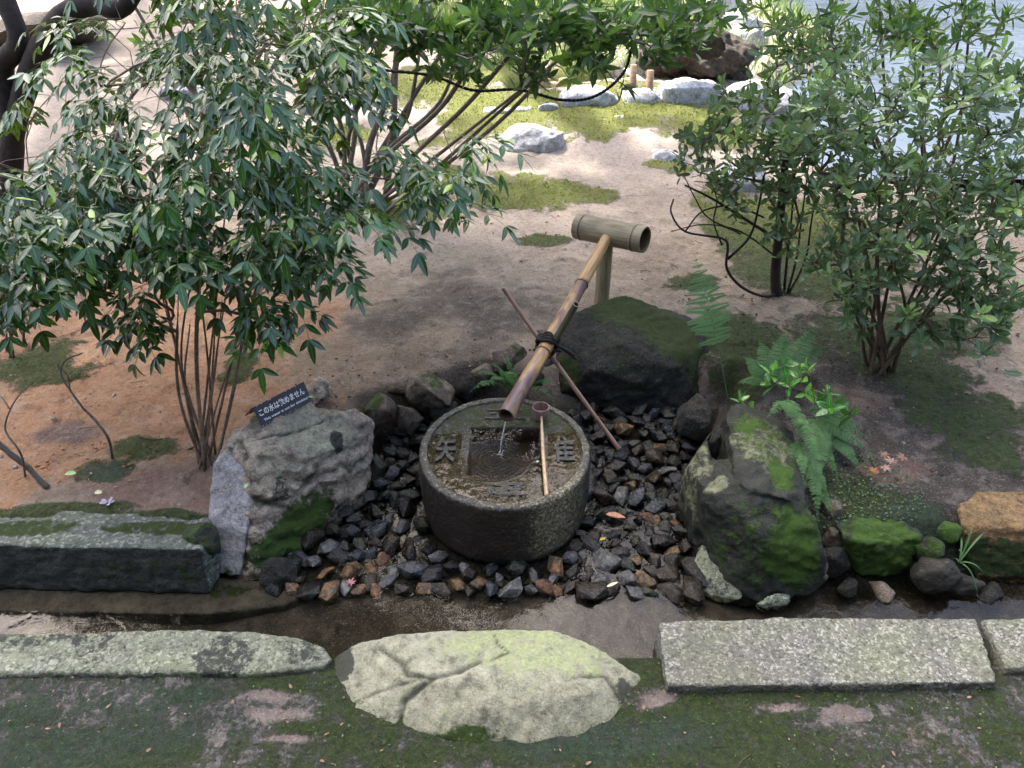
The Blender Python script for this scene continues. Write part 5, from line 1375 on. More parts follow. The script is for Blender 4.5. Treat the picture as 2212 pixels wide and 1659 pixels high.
twiggy('evergreen_shrub', 'wide multi stemmed evergreen leaning right across the top of the picture', b3, st3,
       [(1120, 40, 420, 60, 3.9, 5.2, 120), (1330, 90, 160, 55, 4.0, 5.0, 60), (950, 90, 200, 70, 4.0, 5.2, 40), (1480, 40, 90, 50, 4.2, 5.2, 26), (740, 70, 120, 80, 4.0, 5.2, 24), (1130, 160, 140, 30, 4.2, 5.0, 10), (500, 20, 200, 50, 4.6, 5.4, 26), (700, 150, 120, 80, 4.4, 5.2, 26), (960, 60, 200, 60, 3.6, 4.6, 30), (1100, -120, 500, 90, 4.2, 5.2, 60), (800, 40, 70, 40, 3.2, 3.6, 4)],
       401, .105, .36, 'broad', None, 260, (5, 8), ('twig_grey', 'twig_grey'), sr3, r_tip=.0028, sub=1, tmix=(0, .8), young=.09, T=LT, updir=.2, spread=.8,
       extra=[P(1360, 190, 4.6), P(1290, 150, 4.4), P(1540, 70, 4.8), P(1400, 120, 4.4)])

b7 = G(500, 300, .25); r7 = np.random.default_rng(15); st7 = []
for px, py, yy in [(265, -30, 6.2), (330, -20, 6.4), (390, 10, 6.3), (440, -30, 6.5), (505, -20, 6.3), (560, -30, 6.4), (620, 0, 6.2), (350, 120, 6.0), (680, -10, 6.5)]:
    b0 = b7 + np.array([r7.uniform(-.3, .3), r7.uniform(-.15, .15), -.05]); tp = P(px, py, yy)
    st7.append(spline([b0, b0 * .55 + tp * .45 + r7.normal(0, .08, 3), tp], 8))
twiggy('bare_stemmed_shrub', 'leggy shrub with bare grey stems behind the tall glossy shrub', b7, st7, [(430, 20, 230, 50, 5.8, 6.8, 30), (300, 90, 120, 50, 5.8, 6.6, 10), (620, 110, 80, 50, 6, 6.8, 8)],
       461, .08, .36, 'broad', None, 80, (4, 7), ('twig_grey', 'twig_grey'), [.022, .03, .02, .035, .02, .03, .022, .018, .022], r_tip=.0025, T=LT, tmix=(.2, .9), updir=.2)

# right: small leaved shrub with one dark trunk and a low looping branch
b4 = P(1683, 645, 4.15); b4[2] = th(b4[0], b4[1])
tr4 = [b4 + np.array([0, 0, -.05]), P(1675, 600, 4.15), P(1683, 500, 4.15), P(1690, 420, 4.15), P(1700, 330, 4.2), P(1720, 240, 4.25)]
lo4 = [b4 + np.array([.02, 0, .02]), P(1650, 640, 4.1), P(1600, 618, 4.05), P(1570, 580, 4.0), P(1572, 535, 4.0), P(1560, 515, 4.0), P(1480, 500, 4.0), P(1450, 460, 4.0), P(1455, 430, 4.0)]
br4 = [P(1683, 520, 4.15), P(1620, 480, 4.05), P(1540, 430, 4.0), P(1480, 400, 3.95)]
br5 = [P(1572, 560, 4.0), P(1620, 510, 4.0), P(1640, 440, 4.0), P(1650, 380, 4.0)]
s4 = [spline(q, 5) for q in (tr4, lo4, br4, br5)]
s4 += [spline([P(*q) for q in ql], 5) for ql in ([(1600, 505, 4.02), (1530, 470, 4.0), (1500, 425, 3.95), (1478, 380, 3.9)], [(1560, 530, 4.0), (1542, 480, 4.05), (1548, 430, 4.05), (1530, 380, 4.05)], [(1650, 470, 4.1), (1592, 440, 4.1), (1560, 400, 4.1), (1500, 392, 4.1)], [(1480, 500, 4.0), (1520, 455, 4.0), (1600, 440, 4.0)], [(1683, 560, 4.15), (1600, 500, 4.2), (1520, 485, 4.2), (1450, 500, 4.15)])]
s4 += [spline([b4 + np.array([dx, .02, 0]), P(1700 + 20 * i, 560, 4.15 + .02 * i), P(1710 + 22 * i, 470, 4.2), P(1720 + 30 * i, 330, 4.2)], 5) for i, dx in enumerate((.03, .05, .06))]
twiggy('small_leaved_shrub', 'right shrub with one dark trunk and a low looping bare branch', b4, s4,
       [(1540, 330, 90, 70, 3.8, 4.4, 34), (1640, 260, 110, 100, 3.8, 4.6, 50), (1620, 400, 90, 70, 3.8, 4.3, 26), (1700, 330, 70, 110, 3.7, 4.5, 44), (1750, 200, 100, 90, 3.9, 4.7, 40), (1600, 220, 60, 60, 4.0, 4.6, 12), (1700, 500, 50, 50, 3.8, 4.1, 10), (1750, 100, 120, 70, 4.0, 4.8, 24)],
       421, .068, .40, 'azalea', 'small leaved shrubs on the right', 250, (4, 8), ('bark_dark', 'twig'), [.034, .010, .010, .009, .005, .005, .005, .004, .006, .009, .008, .008], r_tip=.0018, sub=1, tmix=(0, .6), young=.07, updir=.3)
b5 = G(1905, 800, .2); b5[2] = th(b5[0], b5[1]); r5 = np.random.default_rng(9); s5 = []
for px, py, yy in [(1820, 560, 3.5), (1850, 450, 3.6), (1900, 420, 3.4), (1930, 560, 3.3), (1980, 480, 3.4), (2050, 520, 3.3), (2120, 560, 3.2), (1960, 350, 3.6), (2080, 380, 3.5), (1780, 480, 3.6), (2160, 420, 3.4), (1880, 640, 3.35), (1840, 600, 3.3)]:
    b0 = b5 + np.array([r5.uniform(-.09, .09), r5.uniform(-.07, .07), -.03]); tp = P(px, py, yy); m_ = b0 * .5 + tp * .5 + r5.normal(0, .03, 3)
    s5.append(spline([b0, m_, tp], 7))
twiggy('small_leaved_shrub', 'big dense right shrub with many thin brown stems from one mossy base', b5, s5,
       [(1960, 280, 240, 190, 3.2, 4.2, 170), (2080, 430, 150, 140, 3.0, 3.8, 80), (1860, 420, 100, 130, 3.2, 3.9, 50), (1780, 300, 100, 90, 3.4, 4.0, 50), (2120, 620, 80, 90, 2.9, 3.4, 36), (1860, 560, 110, 60, 3.0, 3.5, 26), (1990, 560, 110, 80, 3.0, 3.5, 34), (2180, 300, 60, 200, 3.2, 3.9, 50), (1990, 690, 40, 50, 2.9, 3.2, 10), (1760, 540, 50, 40, 3.2, 3.5, 8), (2120, 700, 70, 60, 2.85, 3.2, 20), (1850, 650, 50, 60, 3.0, 3.3, 12), (1980, 430, 200, 120, 3.1, 3.9, 60), (2160, 560, 80, 170, 2.9, 3.5, 30), (1800, 250, 90, 90, 3.3, 4.0, 24), (2150, 180, 80, 60, 3.5, 4.2, 16)],
       431, .066, .38, 'azalea', 'small leaved shrubs on the right', 300, (4, 8), ('twig', 'twig'), [.011] * len(s5), r_tip=.0017, sub=1, tmix=(0, .9), young=.12,
       extra=[P(1790, 560, 3.2), P(1850, 600, 3.0), P(1990, 740, 2.95), P(2130, 760, 2.9), P(2150, 700, 2.9), P(1860, 720, 3.1), P(2060, 700, 3.0), P(1830, 690, 3.05), P(2195, 640, 3.0)])
b6 = P(2020, 420, 5.2); b6[2] = th(b6[0], b6[1]); s6 = []
for px, py, yy in [(1830, 90, 5.0), (1900, 20, 4.9), (2000, 60, 4.8), (2080, 40, 4.8), (1780, 60, 5.1), (2150, 90, 4.7), (1960, -60, 4.9), (2100, 0, 4.8)]:
    b0 = b6 + np.array([r5.uniform(-.12, .12), 0, -.05]); tp = P(px, py, yy); s6.append(spline([b0, b0 * .5 + tp * .5 + r5.normal(0, .06, 3), tp], 7))
twiggy('tall_shrub', 'slender tall shrub whose narrow leaves hang over the pond at the top right', b6, s6,
       [(1850, 60, 170, 55, 4.3, 5.2, 46), (2060, 60, 160, 60, 4.3, 5.1, 44), (1640, 30, 70, 40, 4.6, 5.2, 8), (1950, -80, 260, 80, 4.4, 5.2, 30), (1720, 130, 80, 60, 4.4, 5.0, 10)],
       441, .095, .24, 'broad', None, 160, (5, 8), ('twig', 'twig'), [.014] * len(s6), r_tip=.002, sub=1, tmix=(0, .9), young=.1, T=LT, updir=.1, spread=.8)

# ------------------------------------------------------------------ the dark tree at the left whose crown shades the garden
bt = P(4, 705, 4.0); bt[2] = th(bt[0], bt[1])
tree = empty('shade_tree', 'dark trunked tree at the left edge with one thick limb bending over the shrub', 'tree', tuple(bt))
tl = spline([bt + np.array([0, 0, -.1]), P(12, 560, 4.0), P(22, 400, 4.0), P(24, 300, 4.0), P(6, 150, 4.0), P(8, 0, 4.0), bt + np.array([-.1, .5, 2.9]), bt + np.array([.3, 1.3, 4.2]), bt + np.array([1.2, 2.3, 5.2])], 8)
v_, f_ = tube(tl, np.interp(np.linspace(0, 1, len(tl)), [0, .05, .4, 1], [.085, .062, .055, .03]), 14)
v_ = v_ + (fbm(v_, 14, 3, 5)[:, None] - .5) * .02
add('trunk', mesh_np('trunk', rel(v_, tree), f_), M['bark_dark'], tree)
ll = spline([P(20, 330, 4.0), P(48, 215, 3.98), P(78, 128, 3.95), P(112, 66, 3.9), P(150, 26, 3.86), P(205, 10, 3.84), P(255, 18, 3.8), P(300, -40, 3.8), P(420, -330, 3.9)], 8)
v_, f_ = tube(ll, np.interp(np.linspace(0, 1, len(ll)), [0, .2, .75, 1], [.05, .056, .045, .025]), 14); v_ = v_ + (fbm(v_, 12, 3, 6)[:, None] - .5) * .022
add('limb', mesh_np('limb', rel(v_, tree), f_), M['bark_dark'], tree)
rc = np.random.default_rng(77)
def crown(root, start, cents, nper, rad3, lsize, rb):
    B_ = Buf(); L = []
    for c_ in cents:
        B_.add(*tube(spline([start, (np.asarray(start) + c_) / 2 + rc.normal(0, .3, 3), c_], 5), np.linspace(rb, rb * .2, 11), 5, cap=False))
        for _ in range(nper):
            q = rc.normal(0, 1, 3); q = q / np.linalg.norm(q) * rc.uniform(0, 1) ** .4 * np.array(rad3)
            l_ = rc.uniform(.6, 1.2) * lsize
            L.append((c_ + q, nrm([rc.normal(), rc.normal(), -.4]), np.array([rc.normal(0, .5), rc.normal(0, .5), 1]), l_, l_ * .5, rc.uniform(0, .9)))
    add('limbs', B_.mesh('limbs', tuple(root.location)), M['bark_dark'], root)['kind'] = 'stuff'
    o = add('crown', leaves_mesh('crown', L, LT_C, root.location), M['canopy'], root); o['kind'] = 'stuff'
crown(tree, tl[-1], [np.array([rc.uniform(-4.2, -1.4), rc.uniform(4.2, 6.4), rc.uniform(4.6, 6.0)]) for _ in range(14)], 150, (.7, .7, .4), .13, .025)
# unseen tall trees added along the sun direction so their crowns shade the garden
sdn = np.array(sd)
for q_, (bx, by, lb_) in enumerate([(-9.5, 18.5, 'unseen tall evergreen added so its crown shades the basin'), (-4.0, 20.5, 'second unseen tall evergreen added to shade the right side of the garden'), (-12.5, 24.0, 'third unseen tall evergreen added to dapple the ground at the left')]):
    tb_ = np.array([bx, by, .2]); tt = empty('unseen_shade_tree', lb_, 'tree', tuple(tb_), 'unseen trees added to shade the garden')
    c0 = np.array([0.2 + (-2.2, 2.2, -4.2)[q_], (1.65, 1.65, 10.0)[q_], .2]) + sdn * 23
    tp_ = spline([tb_, tb_ * .6 + c0 * .4 + np.array([0, 1.5, 0]), c0 - np.array([0, 0, 1.0])], 8)
    v_, f_ = tube(tp_, np.linspace(.42, .12, len(tp_)), 12); add('trunk', mesh_np('trunk', rel(v_, tt), f_), M['bark_dark'], tt)
    cs = [c0 + np.array([(i * .618 % 1 - .5) * 5.6 + rc.normal(0, .3), (i + .5) / 34 * 7.6 - 3.6, rc.uniform(-2.4, 2.4)]) for i in range(34)]
    crown(tt, tp_[-1], cs, (330, 330, 95)[q_], (1.5, 1.35, 1.0), .30, .07)

# ------------------------------------------------------------------ ferns and small plants
def frond_mesh(root, p0, p1, width, seed, arch=.3, bare=.12, npin=15, tint=(.2, .8), lobes=8, up_hint=(0, 0, 1)):
    r = np.random.default_rng(seed); p0 = np.asarray(p0, float); p1 = np.asarray(p1, float); Lf = np.linalg.norm(p1 - p0)
    mid = (p0 + p1) / 2 + np.array([0, 0, arch * Lf])
    t_ = np.linspace(0, 1, 40)[:, None]; pts = (1 - t_) ** 2 * p0 + 2 * t_ * (1 - t_) * mid + t_ * t_ * p1
    B_ = Buf(); v_, f_ = tube(pts, np.linspace(.0022, .0007, 40), 4, cap=False)
    B_.add(v_, f_, tint=np.full(len(v_), .1), rib=np.full(len(v_), 1.0))
    for i in range(npin):
        u = bare + (1 - bare) * (i + .3) / npin; k = int(u * 39); a = pts[k]; d = nrm(pts[min(39, k + 1)] - pts[max(0, k - 1)])
        side = nrm(np.cross(d, up_hint)); up = nrm(np.cross(side, d))
        w_ = width * (math.sin(math.pi * min(1, (1 - (u - bare) / (1 - bare)) ** .75 * .5 + .0) ) if False else (1 - ((u - bare) / (1 - bare)) ** 1.5)) * min(1, .55 + 2.2 * (u - bare))
        w_ = max(w_ * 1.25, width * .06); tt = r.uniform(*tint)
        for sg in (-1, 1):
            pd = nrm(side * sg + d * .35 + np.array([0, 0, -.22]) + r.normal(0, .06, 3))
            nl = max(3, int(lobes * w_ / width)); q = nrm(np.cross(pd, up))
            for j in range(nl):
                v0 = (j + .2) / nl; ll = w_ / lobes * 3.0 * (1.05 - v0 * .75) + .002
                c_ = a + pd * w_ * v0 + np.array([0, 0, -.12 * w_ * v0 * v0])
                for s2 in (-1, 1):
                    ld = nrm(q * s2 + pd * .55); wn = w_ / nl * .8
                    B_.add([c_, c_ + ld * ll * .5 - pd * wn, c_ + ld * ll + np.array([0, 0, -.002]), c_ + ld * ll * .5 + pd * wn], [(0, 1, 2, 3)], tint=np.full(4, tt + .1 * v0), rib=np.ones(4))
    return add('frond', B_.mesh('frond', tuple(root.location), False), M['fern'], root)
def fern(label, base, fronds, seed, width=.06, **kw):
    base = np.asarray(base, float); root = empty('fern', label, 'fern', tuple(base), kw.pop('group', None))
    for i, fr in enumerate(fronds):
        tip = np.asarray(fr[0], float); w_ = .85 * fr[1] if len(fr) > 1 else width; b0 = np.asarray(fr[2], float) if len(fr) > 2 else base
        frond_mesh(root, b0, tip, w_, seed + i, **kw)
    return root
fb = G(1118, 862, .10)
fern('small green fern growing right behind the stone basin', fb,
     [(P(1012, 850, 3.0), .045), (P(1022, 812, 3.1), .05), (P(1058, 788, 3.2), .05), (P(1085, 765, 3.3), .03), (P(1190, 795, 3.15), .05), (P(1208, 838, 3.05), .045), (P(1160, 815, 3.1), .05), (P(1200, 872, 2.95), .04), (P(1050, 835, 2.98), .045), (P(1095, 812, 3.05), .05), (P(1150, 850, 2.95), .045), (P(1075, 800, 3.3), .045)], 700, arch=.45, npin=14, lobes=7)
tb = G(1572, 860, .19)
rt = empty('fern', 'single tall fern frond standing free on a bare stalk beside the big boulder', 'fern', tuple(tb))
tip = P(1500, 548, 3.55); bend = P(1560, 760, 3.45)
frond_mesh(rt, tb, tip, .115, 731, arch=.10, bare=.36, npin=12, lobes=12, up_hint=(.1, -.85, .5))
rb_ = G(1725, 905, .36)
fr = []
for bp, tp, w_ in [((1700, 880, 2.75), (1752, 955, 2.42), .040), ((1690, 872, 2.75), (1700, 905, 2.45), .035), ((1720, 900, 2.7), (1765, 1005, 2.38), .045), ((1740, 940, 2.6), (1772, 1092, 2.28), .042), ((1725, 960, 2.55), (1735, 1040, 2.32), .035),
                   ((1750, 900, 2.8), (1885, 985, 2.62), .06), ((1755, 905, 2.8), (1850, 1005, 2.6), .055), ((1745, 900, 2.8), (1800, 985, 2.55), .05), ((1760, 890, 2.85), (1870, 925, 2.8), .05), ((1740, 890, 2.85), (1830, 890, 2.85), .05),
                   ((1710, 870, 2.8), (1655, 905, 2.55), .04), ((1745, 1000, 2.5), (1790, 1075, 2.33), .035), ((1760, 1040, 2.42), (1800, 1120, 2.26), .03), ((1750, 930, 2.7), (1812, 1040, 2.45), .045), ((1730, 950, 2.6), (1700, 1010, 2.4), .03), ((1760, 880, 2.9), (1835, 955, 2.7), .055), ((1770, 890, 2.85), (1880, 955, 2.72), .055), ((1745, 980, 2.5), (1768, 1130, 2.22), .04), ((1700, 860, 2.8), (1722, 940, 2.5), .045), ((1765, 930, 2.7), (1770, 1040, 2.4), .05), ((1790, 930, 2.75), (1860, 1020, 2.55), .05)]:
    fr.append((P(*tp), w_, P(*bp)))
fern('pale green ferns trailing down the right side of the large mossy rock', P(1735, 900, 2.8), fr, 750, arch=.22, npin=15, lobes=8)
fr = [(P(*tp), w_, P(*bp)) for bp, tp, w_ in [((1660, 830, 3.15), (1605, 770, 3.3), .06), ((1665, 830, 3.15), (1640, 735, 3.4), .06), ((1670, 830, 3.15), (1700, 715, 3.4), .07), ((1680, 830, 3.15), (1770, 705, 3.35), .07), ((1680, 830, 3.15), (1790, 745, 3.3), .07), ((1665, 830, 3.15), (1590, 830, 3.1), .05), ((1670, 835, 3.1), (1740, 790, 3.1), .05)]]
fern('dull soft ferns spreading under the right shrub behind the glossy toothed plant', P(1668, 832, 3.15), fr, 790, arch=.3, npin=14, lobes=8, tint=(0., .35))
hp_ = [P(*q) for q in [(1672, 800, 3.0), (1700, 785, 3.0), (1722, 812, 2.95), (1742, 795, 3.0), (1700, 830, 2.9), (1745, 850, 2.85), (1790, 840, 2.8), (1812, 868, 2.75), (1788, 880, 2.7), (1830, 890, 2.75), (1770, 862, 2.8), (1660, 825, 2.95), (1600, 860, 3.0), (1612, 885, 2.95)]]
LT_H = leaf_template(((.08, .35), (.16, .8), (.24, .55), (.36, 1.0), (.46, .7), (.58, .95), (.68, .55), (.8, .6), (.88, .25)), .25, .12)
twiggy('toothed_leaf_plant', 'low bright shining toothed leaf plant above the trailing ferns', P(1730, 872, 2.88), [spline([P(1730, 875, 2.88), P(1725, 840, 2.92), P(1740, 815, 2.95)], 5)], [], 811, .068, .52, 'holly', None, 150, (6, 9), ('twig', 'twig'), [.004], extra=hp_, T=LT_H, young=.3, spread=1.2, r_tip=.0012)

def blades(name, label, base, tips, mat, w=.004, kind=None, seed=0, parent_loc=None, cat='grass tuft'):
    root = empty(name, label, cat, tuple(base))
    for i, t_ in enumerate(tips):
        t_ = np.asarray(t_, float); mid = (np.asarray(base) + t_) / 2 + np.array([0, 0, .5 * np.linalg.norm(t_ - base)])
        u = np.linspace(0, 1, 12)[:, None]; pts = (1 - u) ** 2 * base + 2 * u * (1 - u) * mid + u * u * t_
        s_ = nrm(np.cross(t_ - base, [0, 0, 1])); ww = w * np.sin(np.pi * (u * .85 + .12)); ww[-1] = .0002
        v_ = np.concatenate([pts - s_ * ww, pts + np.array([0, 0, -.3]) * ww, pts + s_ * ww]); f_ = [(j, j + 12, j + 13, j + 1) for j in range(11)] + [(j + 12, j + 24, j + 25, j + 13) for j in range(11)]
        add('blade', mesh_np('blade', rel(v_, root), f_, True, {'tint': np.full(36, .4), 'rib': np.ones(36)}), mat, root)
blades('grass_tuft', 'thin tuft of long grass blades arching over the water at the lower right', G(2072, 1215, .12),
       [P(2100, 1138, 2.2), P(2140, 1150, 2.3), P(2112, 1292, 2.05), P(2070, 1190, 2.1), P(2125, 1240, 2.1), P(2040, 1215, 2.2), P(2060, 1150, 2.35)], M['fern'])

# fallen things one can point at
def flat_leaf(name, label, cat, c, s, mat, T=LT, rot=0, ratio=.5, group=None, lift=.006):
    d = np.array([math.cos(rot), math.sin(rot), .05]); 
    o = add(name, leaves_mesh(name, [(np.zeros(3), d, np.array([0.1, -.1, 1]), s, s * ratio, .5)], T, (0, 0, 0)), mat); o.location = tuple(np.asarray(c) + np.array([0, 0, lift]))
    return tag(o, label, cat, group)
flat_leaf('fallen_leaf', 'oval pale green leaf lying on moss at the lower left', 'leaf', G(140, 1027, .225), .045, M['lightleaf'], LT_R, .3, .6)
flat_leaf('petal', 'round cream petal on the orange soil above the raised kerb', 'petal', G(205, 1068, .215), .028, M['cream'], LT_R, .5, .9)
flat_leaf('fallen_leaf', 'rusty orange leaf lying wet on the cobbles right of the basin', 'leaf', G(1308, 1118, .075), .085, M['rust_leaf'], LT, -.25, .38, lift=.02)
flat_leaf('fallen_leaf', 'small yellow leaf among the cobbles below the rusty leaf', 'leaf', G(1295, 1172, .06), .03, M['yellow_leaf'], LT, .4, .5, lift=.015)
flat_leaf('fallen_leaf', 'tiny white curled leaf at the water edge of the cobbles', 'leaf', G(1310, 1272, .03), .055, M['cream'], LT, .45, .25, lift=.012)
flat_leaf('fallen_leaf', 'little green leaf floating on the basin pool', 'leaf', G(1160, 1000, .345), .018, M['lightleaf'], LT_R, 1.2, .7, lift=.001)
flat_leaf('fallen_leaf', 'small green leaf on the crest of the sign rock beside the sign', 'leaf', G(665, 860, .50), .022, M['lightleaf'], LT_R, .2, .6)
flat_leaf('fallen_leaf', 'pale blue green leaf stuck in the cleft of the sign rock', 'leaf', G(530, 1063, .33), .03, M['lightleaf'], LT_R, 1.4, .5, lift=.02)
def maple(label, c, s, mat, rot):
    B_ = Buf()
    for k in range(7):
        a_ = rot + (k - 3) * .75; l_ = s * (1 - .12 * abs(k - 3)); L_ = [(np.zeros(3), np.array([math.cos(a_), math.sin(a_), .12 * (k % 2)]), np.array([0, 0, 1.]), l_, l_ * .32, .5)]
        me_ = leaves_mesh('q', L_, LT_C, (0, 0, 0)); co = np.array([v_.co[:] for v_ in me_.vertices]); B_.add(co, [tuple(p.vertices) for p in me_.polygons]); bpy.data.meshes.remove(me_)
    B_.add(*tube([[0, 0, 0], [-math.cos(rot) * s * .7, -math.sin(rot) * s * .7, .006]], .0009, 4))
    o = add('maple_leaf', B_.mesh('maple_leaf'), mat); o.location = tuple(np.asarray(c) + np.array([0, 0, .008])); return tag(o, label, 'leaf')
maple('pink withered maple leaf at the waterline left of the front cobbles', G(757, 1262, .02), .03, M['maple'], 1.2)
maple('orange maple leaf on dark soil right of the trailing ferns', G(1885, 1020, .22), .035, M['rust_leaf'], .6)
for k, (px, py) in enumerate([(1905, 985), (1925, 1000), (1950, 990), (1910, 1012)]):
    maple(['brownish maple leaf, topmost of the little heap right of the ferns', 'pinkish maple leaf in the middle of the heap right of the ferns', 'pinkish maple leaf farthest right in the heap by the ferns', 'brownish maple leaf lowest in the heap right of the ferns'][k], G(px, py, .225), .038, M['dead2' if k % 2 else 'dead'], k * 1.7)
fl = empty('fallen_flower', 'withered lilac flower lying on the soil above the raised kerb', 'flower', tuple(G(232, 1088, .21)))
for k, a_ in enumerate([.3, 1.2, 2.4, 3.4, 5.2]):
    add('petal', leaves_mesh('petal', [(np.zeros(3), np.array([math.cos(a_), math.sin(a_) * .6, .45]), np.array([0, 0, 1.]), .032, .017, .5)], LT_R, (0, 0, 0)), M['lilac'], fl)
add('flower_stalk', (lambda v_f: mesh_np('flower_stalk', *v_f))(tube([[0, 0, .005], [.02, .01, .03], [.045, .02, .035]], .0012, 5)), M['dead'], fl)
o = add('orange_berry', peb_shapes[3].copy(), M['orange']); o.data.materials.clear(); o.data.materials.append(M['orange']); o.scale = (.014, .014, .014); o.location = tuple(P(1928, 204, 3.7)); tag(o, 'single orange fruit caught high in the right shrub', 'fruit')

# bare twigs and sticks at the lower left
def stick(label, pts, r0, r1, mat, sub=(), cat='twig', name='bare_twig', group=None):
    root = empty(name, label, cat, tuple(pts[0]), group)
    v_, f_ = tube(spline(pts, 8), np.linspace(r0, r1, (len(pts) - 1) * 8 + 1), 8); v_ = v_ + (fbm(v_, 40, 2, 3)[:, None] - .5) * r0 * .5
    add('stem', mesh_np('stem', rel(v_, root), f_), mat, root)
    for q in sub:
        v_, f_ = tube(spline(q, 6), np.linspace(r1 * 1.1, r1 * .4, (len(q) - 1) * 6 + 1), 6); add('side_twig', mesh_np('side_twig', rel(v_, root), f_), mat, root)
stick('thin bare crooked seedling standing on the moss strip at the lower left', [G(243, 990, .2), P(235, 950, 2.55), P(212, 915, 2.56), P(180, 882, 2.58), P(152, 845, 2.6), P(132, 808, 2.62), P(140, 780, 2.62), P(178, 762, 2.64)], .006, .0028, M['twig_grey'],
      [[P(132, 808, 2.62), P(120, 780, 2.66), P(110, 762, 2.7)], [P(152, 845, 2.6), P(146, 812, 2.55), P(128, 790, 2.5)]])
stick('thin pale seedling stem at the left picture edge', [G(55, 1030, .2), P(45, 980, 2.45), P(12, 930, 2.48), P(22, 885, 2.5), P(45, 850, 2.52), P(78, 822, 2.55)], .005, .002, M['twig_grey'],
      [[P(45, 850, 2.52), P(55, 842, 2.5), P(72, 846, 2.5)], [P(22, 885, 2.5), P(5, 860, 2.5), P(-10, 850, 2.5)]])
stick('greenish stick slanting down from the left edge into the soil', [P(-40, 925, 2.5), P(20, 978, 2.5), P(60, 1010, 2.5), G(102, 1054, .2)], .011, .013, M['twig_grey'], (), 'stick', 'stick')
stick('short dark broken twig lying beside the cane stems', [G(405, 972, .2), G(425, 962, .212), G(448, 948, .235)], .004, .002, M['bark_dark'])
stick('dark twig lying on the moss strip', [G(300, 945, .215), G(330, 950, .218), G(352, 948, .218)], .0035, .002, M['bark_dark'])

# rope strung between the shrubs
rp = spline([P(560, 60, 4.9), P(640, 105, 4.9), P(790, 146, 4.85), P(929, 163, 4.8), P(1022, 195, 4.8), P(1121, 194, 4.8), P(1213, 216, 4.8), P(1285, 208, 4.8), P(1345, 160, 4.8), P(1368, 95, 4.85)], 22)
v_, f_ = tube(rp, .009 * (1 + .25 * np.sin(np.arange(len(rp)) * 2.4)), 7)
og = rp[0]; o = add('barrier_rope', mesh_np('barrier_rope', v_ - og, f_), M['rope'], loc=tuple(og)); tag(o, 'black hairy rope hanging between the branches of the back shrub', 'rope')

# stakes and rail by the far stream
for k, (px, y0_, y1_) in enumerate([(1369, 205, 140), (1405, 210, 152)]):
    q0 = G(px, y0_, .3); q1 = P(px, y1_, q0[1]); v_, f_ = tube([q0 - np.array([0, 0, .3]), q1], .035, 10)
    o = add('stake', mesh_np('stake', v_ - q0, f_), M['wood'], loc=tuple(q0)); tag(o, ['tan wooden stake left of the slanting white rail', 'reddish wooden stake at the lower end of the white rail'][k], 'stake')
q0 = P(1350, 150, 8.9); q1 = P(1410, 192, 8.6); v_, f_ = tube([q0, q1], .03, 8); o = add('rail', mesh_np('rail', v_ - q0, f_), M['whitewood'], loc=tuple(q0)); tag(o, 'slanting sunbleached rail by the far stream', 'rail')
for k, px in enumerate([1150, 1172, 1195, 1216]):
    q0 = G(px, 232, .0); v_, f_ = tube([q0 - np.array([0, 0, .5]), q0 + np.array([.01, 0, .26 + .04 * (k % 2)])], .07, 10)
    o = add('revetment_post', mesh_np('revetment_post', v_ - q0, f_), M['wood'], loc=tuple(q0)); tag(o, 'brown wooden post lining the dark stream hollow', 'post', 'posts lining the stream hollow')

# grass beyond the moss, far woods
rg = np.random.default_rng(88); L = []
def grass_patch(n_, xr, yr, h_, clump=.25):
    for _ in range(n_ // 9):
        cx, cy = rg.uniform(*xr), rg.uniform(*yr); cz = 0
        for _ in range(9):
            x_, y_ = cx + rg.normal(0, clump * .4), cy + rg.normal(0, clump * .4); hh = h_ * rg.uniform(.5, 1.2); a_ = rg.uniform(0, 6.28)
            L.append([np.array([x_, y_, 0.]), np.array([math.cos(a_) * .6, math.sin(a_) * .6, 1.]), np.array([math.cos(a_), math.sin(a_), .1]), hh, .018, rg.uniform(0, 1)])
grass_patch(5200, (-2.6, 2.4), (10.6, 15.5), .34); grass_patch(1400, (2.2, 4.4), (9.0, 14), .3); grass_patch(900, (-.2, 2.2), (9.6, 10.6), .22)
PX_ = np.array([l[0] for l in L]); zz_ = terrain_h(PX_[:, 0], PX_[:, 1]); L = [l for l, z_ in zip(L, zz_) if z_ > -.1]; zz_ = zz_[zz_ > -.1]
for l, z_ in zip(L, zz_): l[0][2] = z_ - .01
o = add('grass', leaves_mesh('grass', L, LT_C, (0, 0, 0)), M['grass']); o['kind'] = 'stuff'; tag(o, 'bright sunlit tufts of grass beyond the far moss', 'grass')
L = []
for i in range(420):
    x_ = rg.uniform(-40, 60); right = x_ > 5 + rg.normal(0, 1)
    y_ = rg.uniform(46, 56) if right else rg.uniform(24, 34)
    c_ = np.array([x_, y_, rg.uniform(.5, 9 if right else 1 + .62 * (y_ - 4))])
    for _ in range(34):
        q = rg.normal(0, 1.1, 3) * np.array([1.3, .9, 1.0]); L.append((c_ + q, nrm(rg.normal(0, 1, 3)), np.array([0, -.6, .8]), rg.uniform(.8, 1.6), .7, rg.uniform(0, .8)))
o = add('far_woods', leaves_mesh('far_woods', L, LT_C, (0, 0, 0)), M['canopy']); o['kind'] = 'stuff'; tag(o, 'dark belt of woodland standing beyond the pond', 'woods')

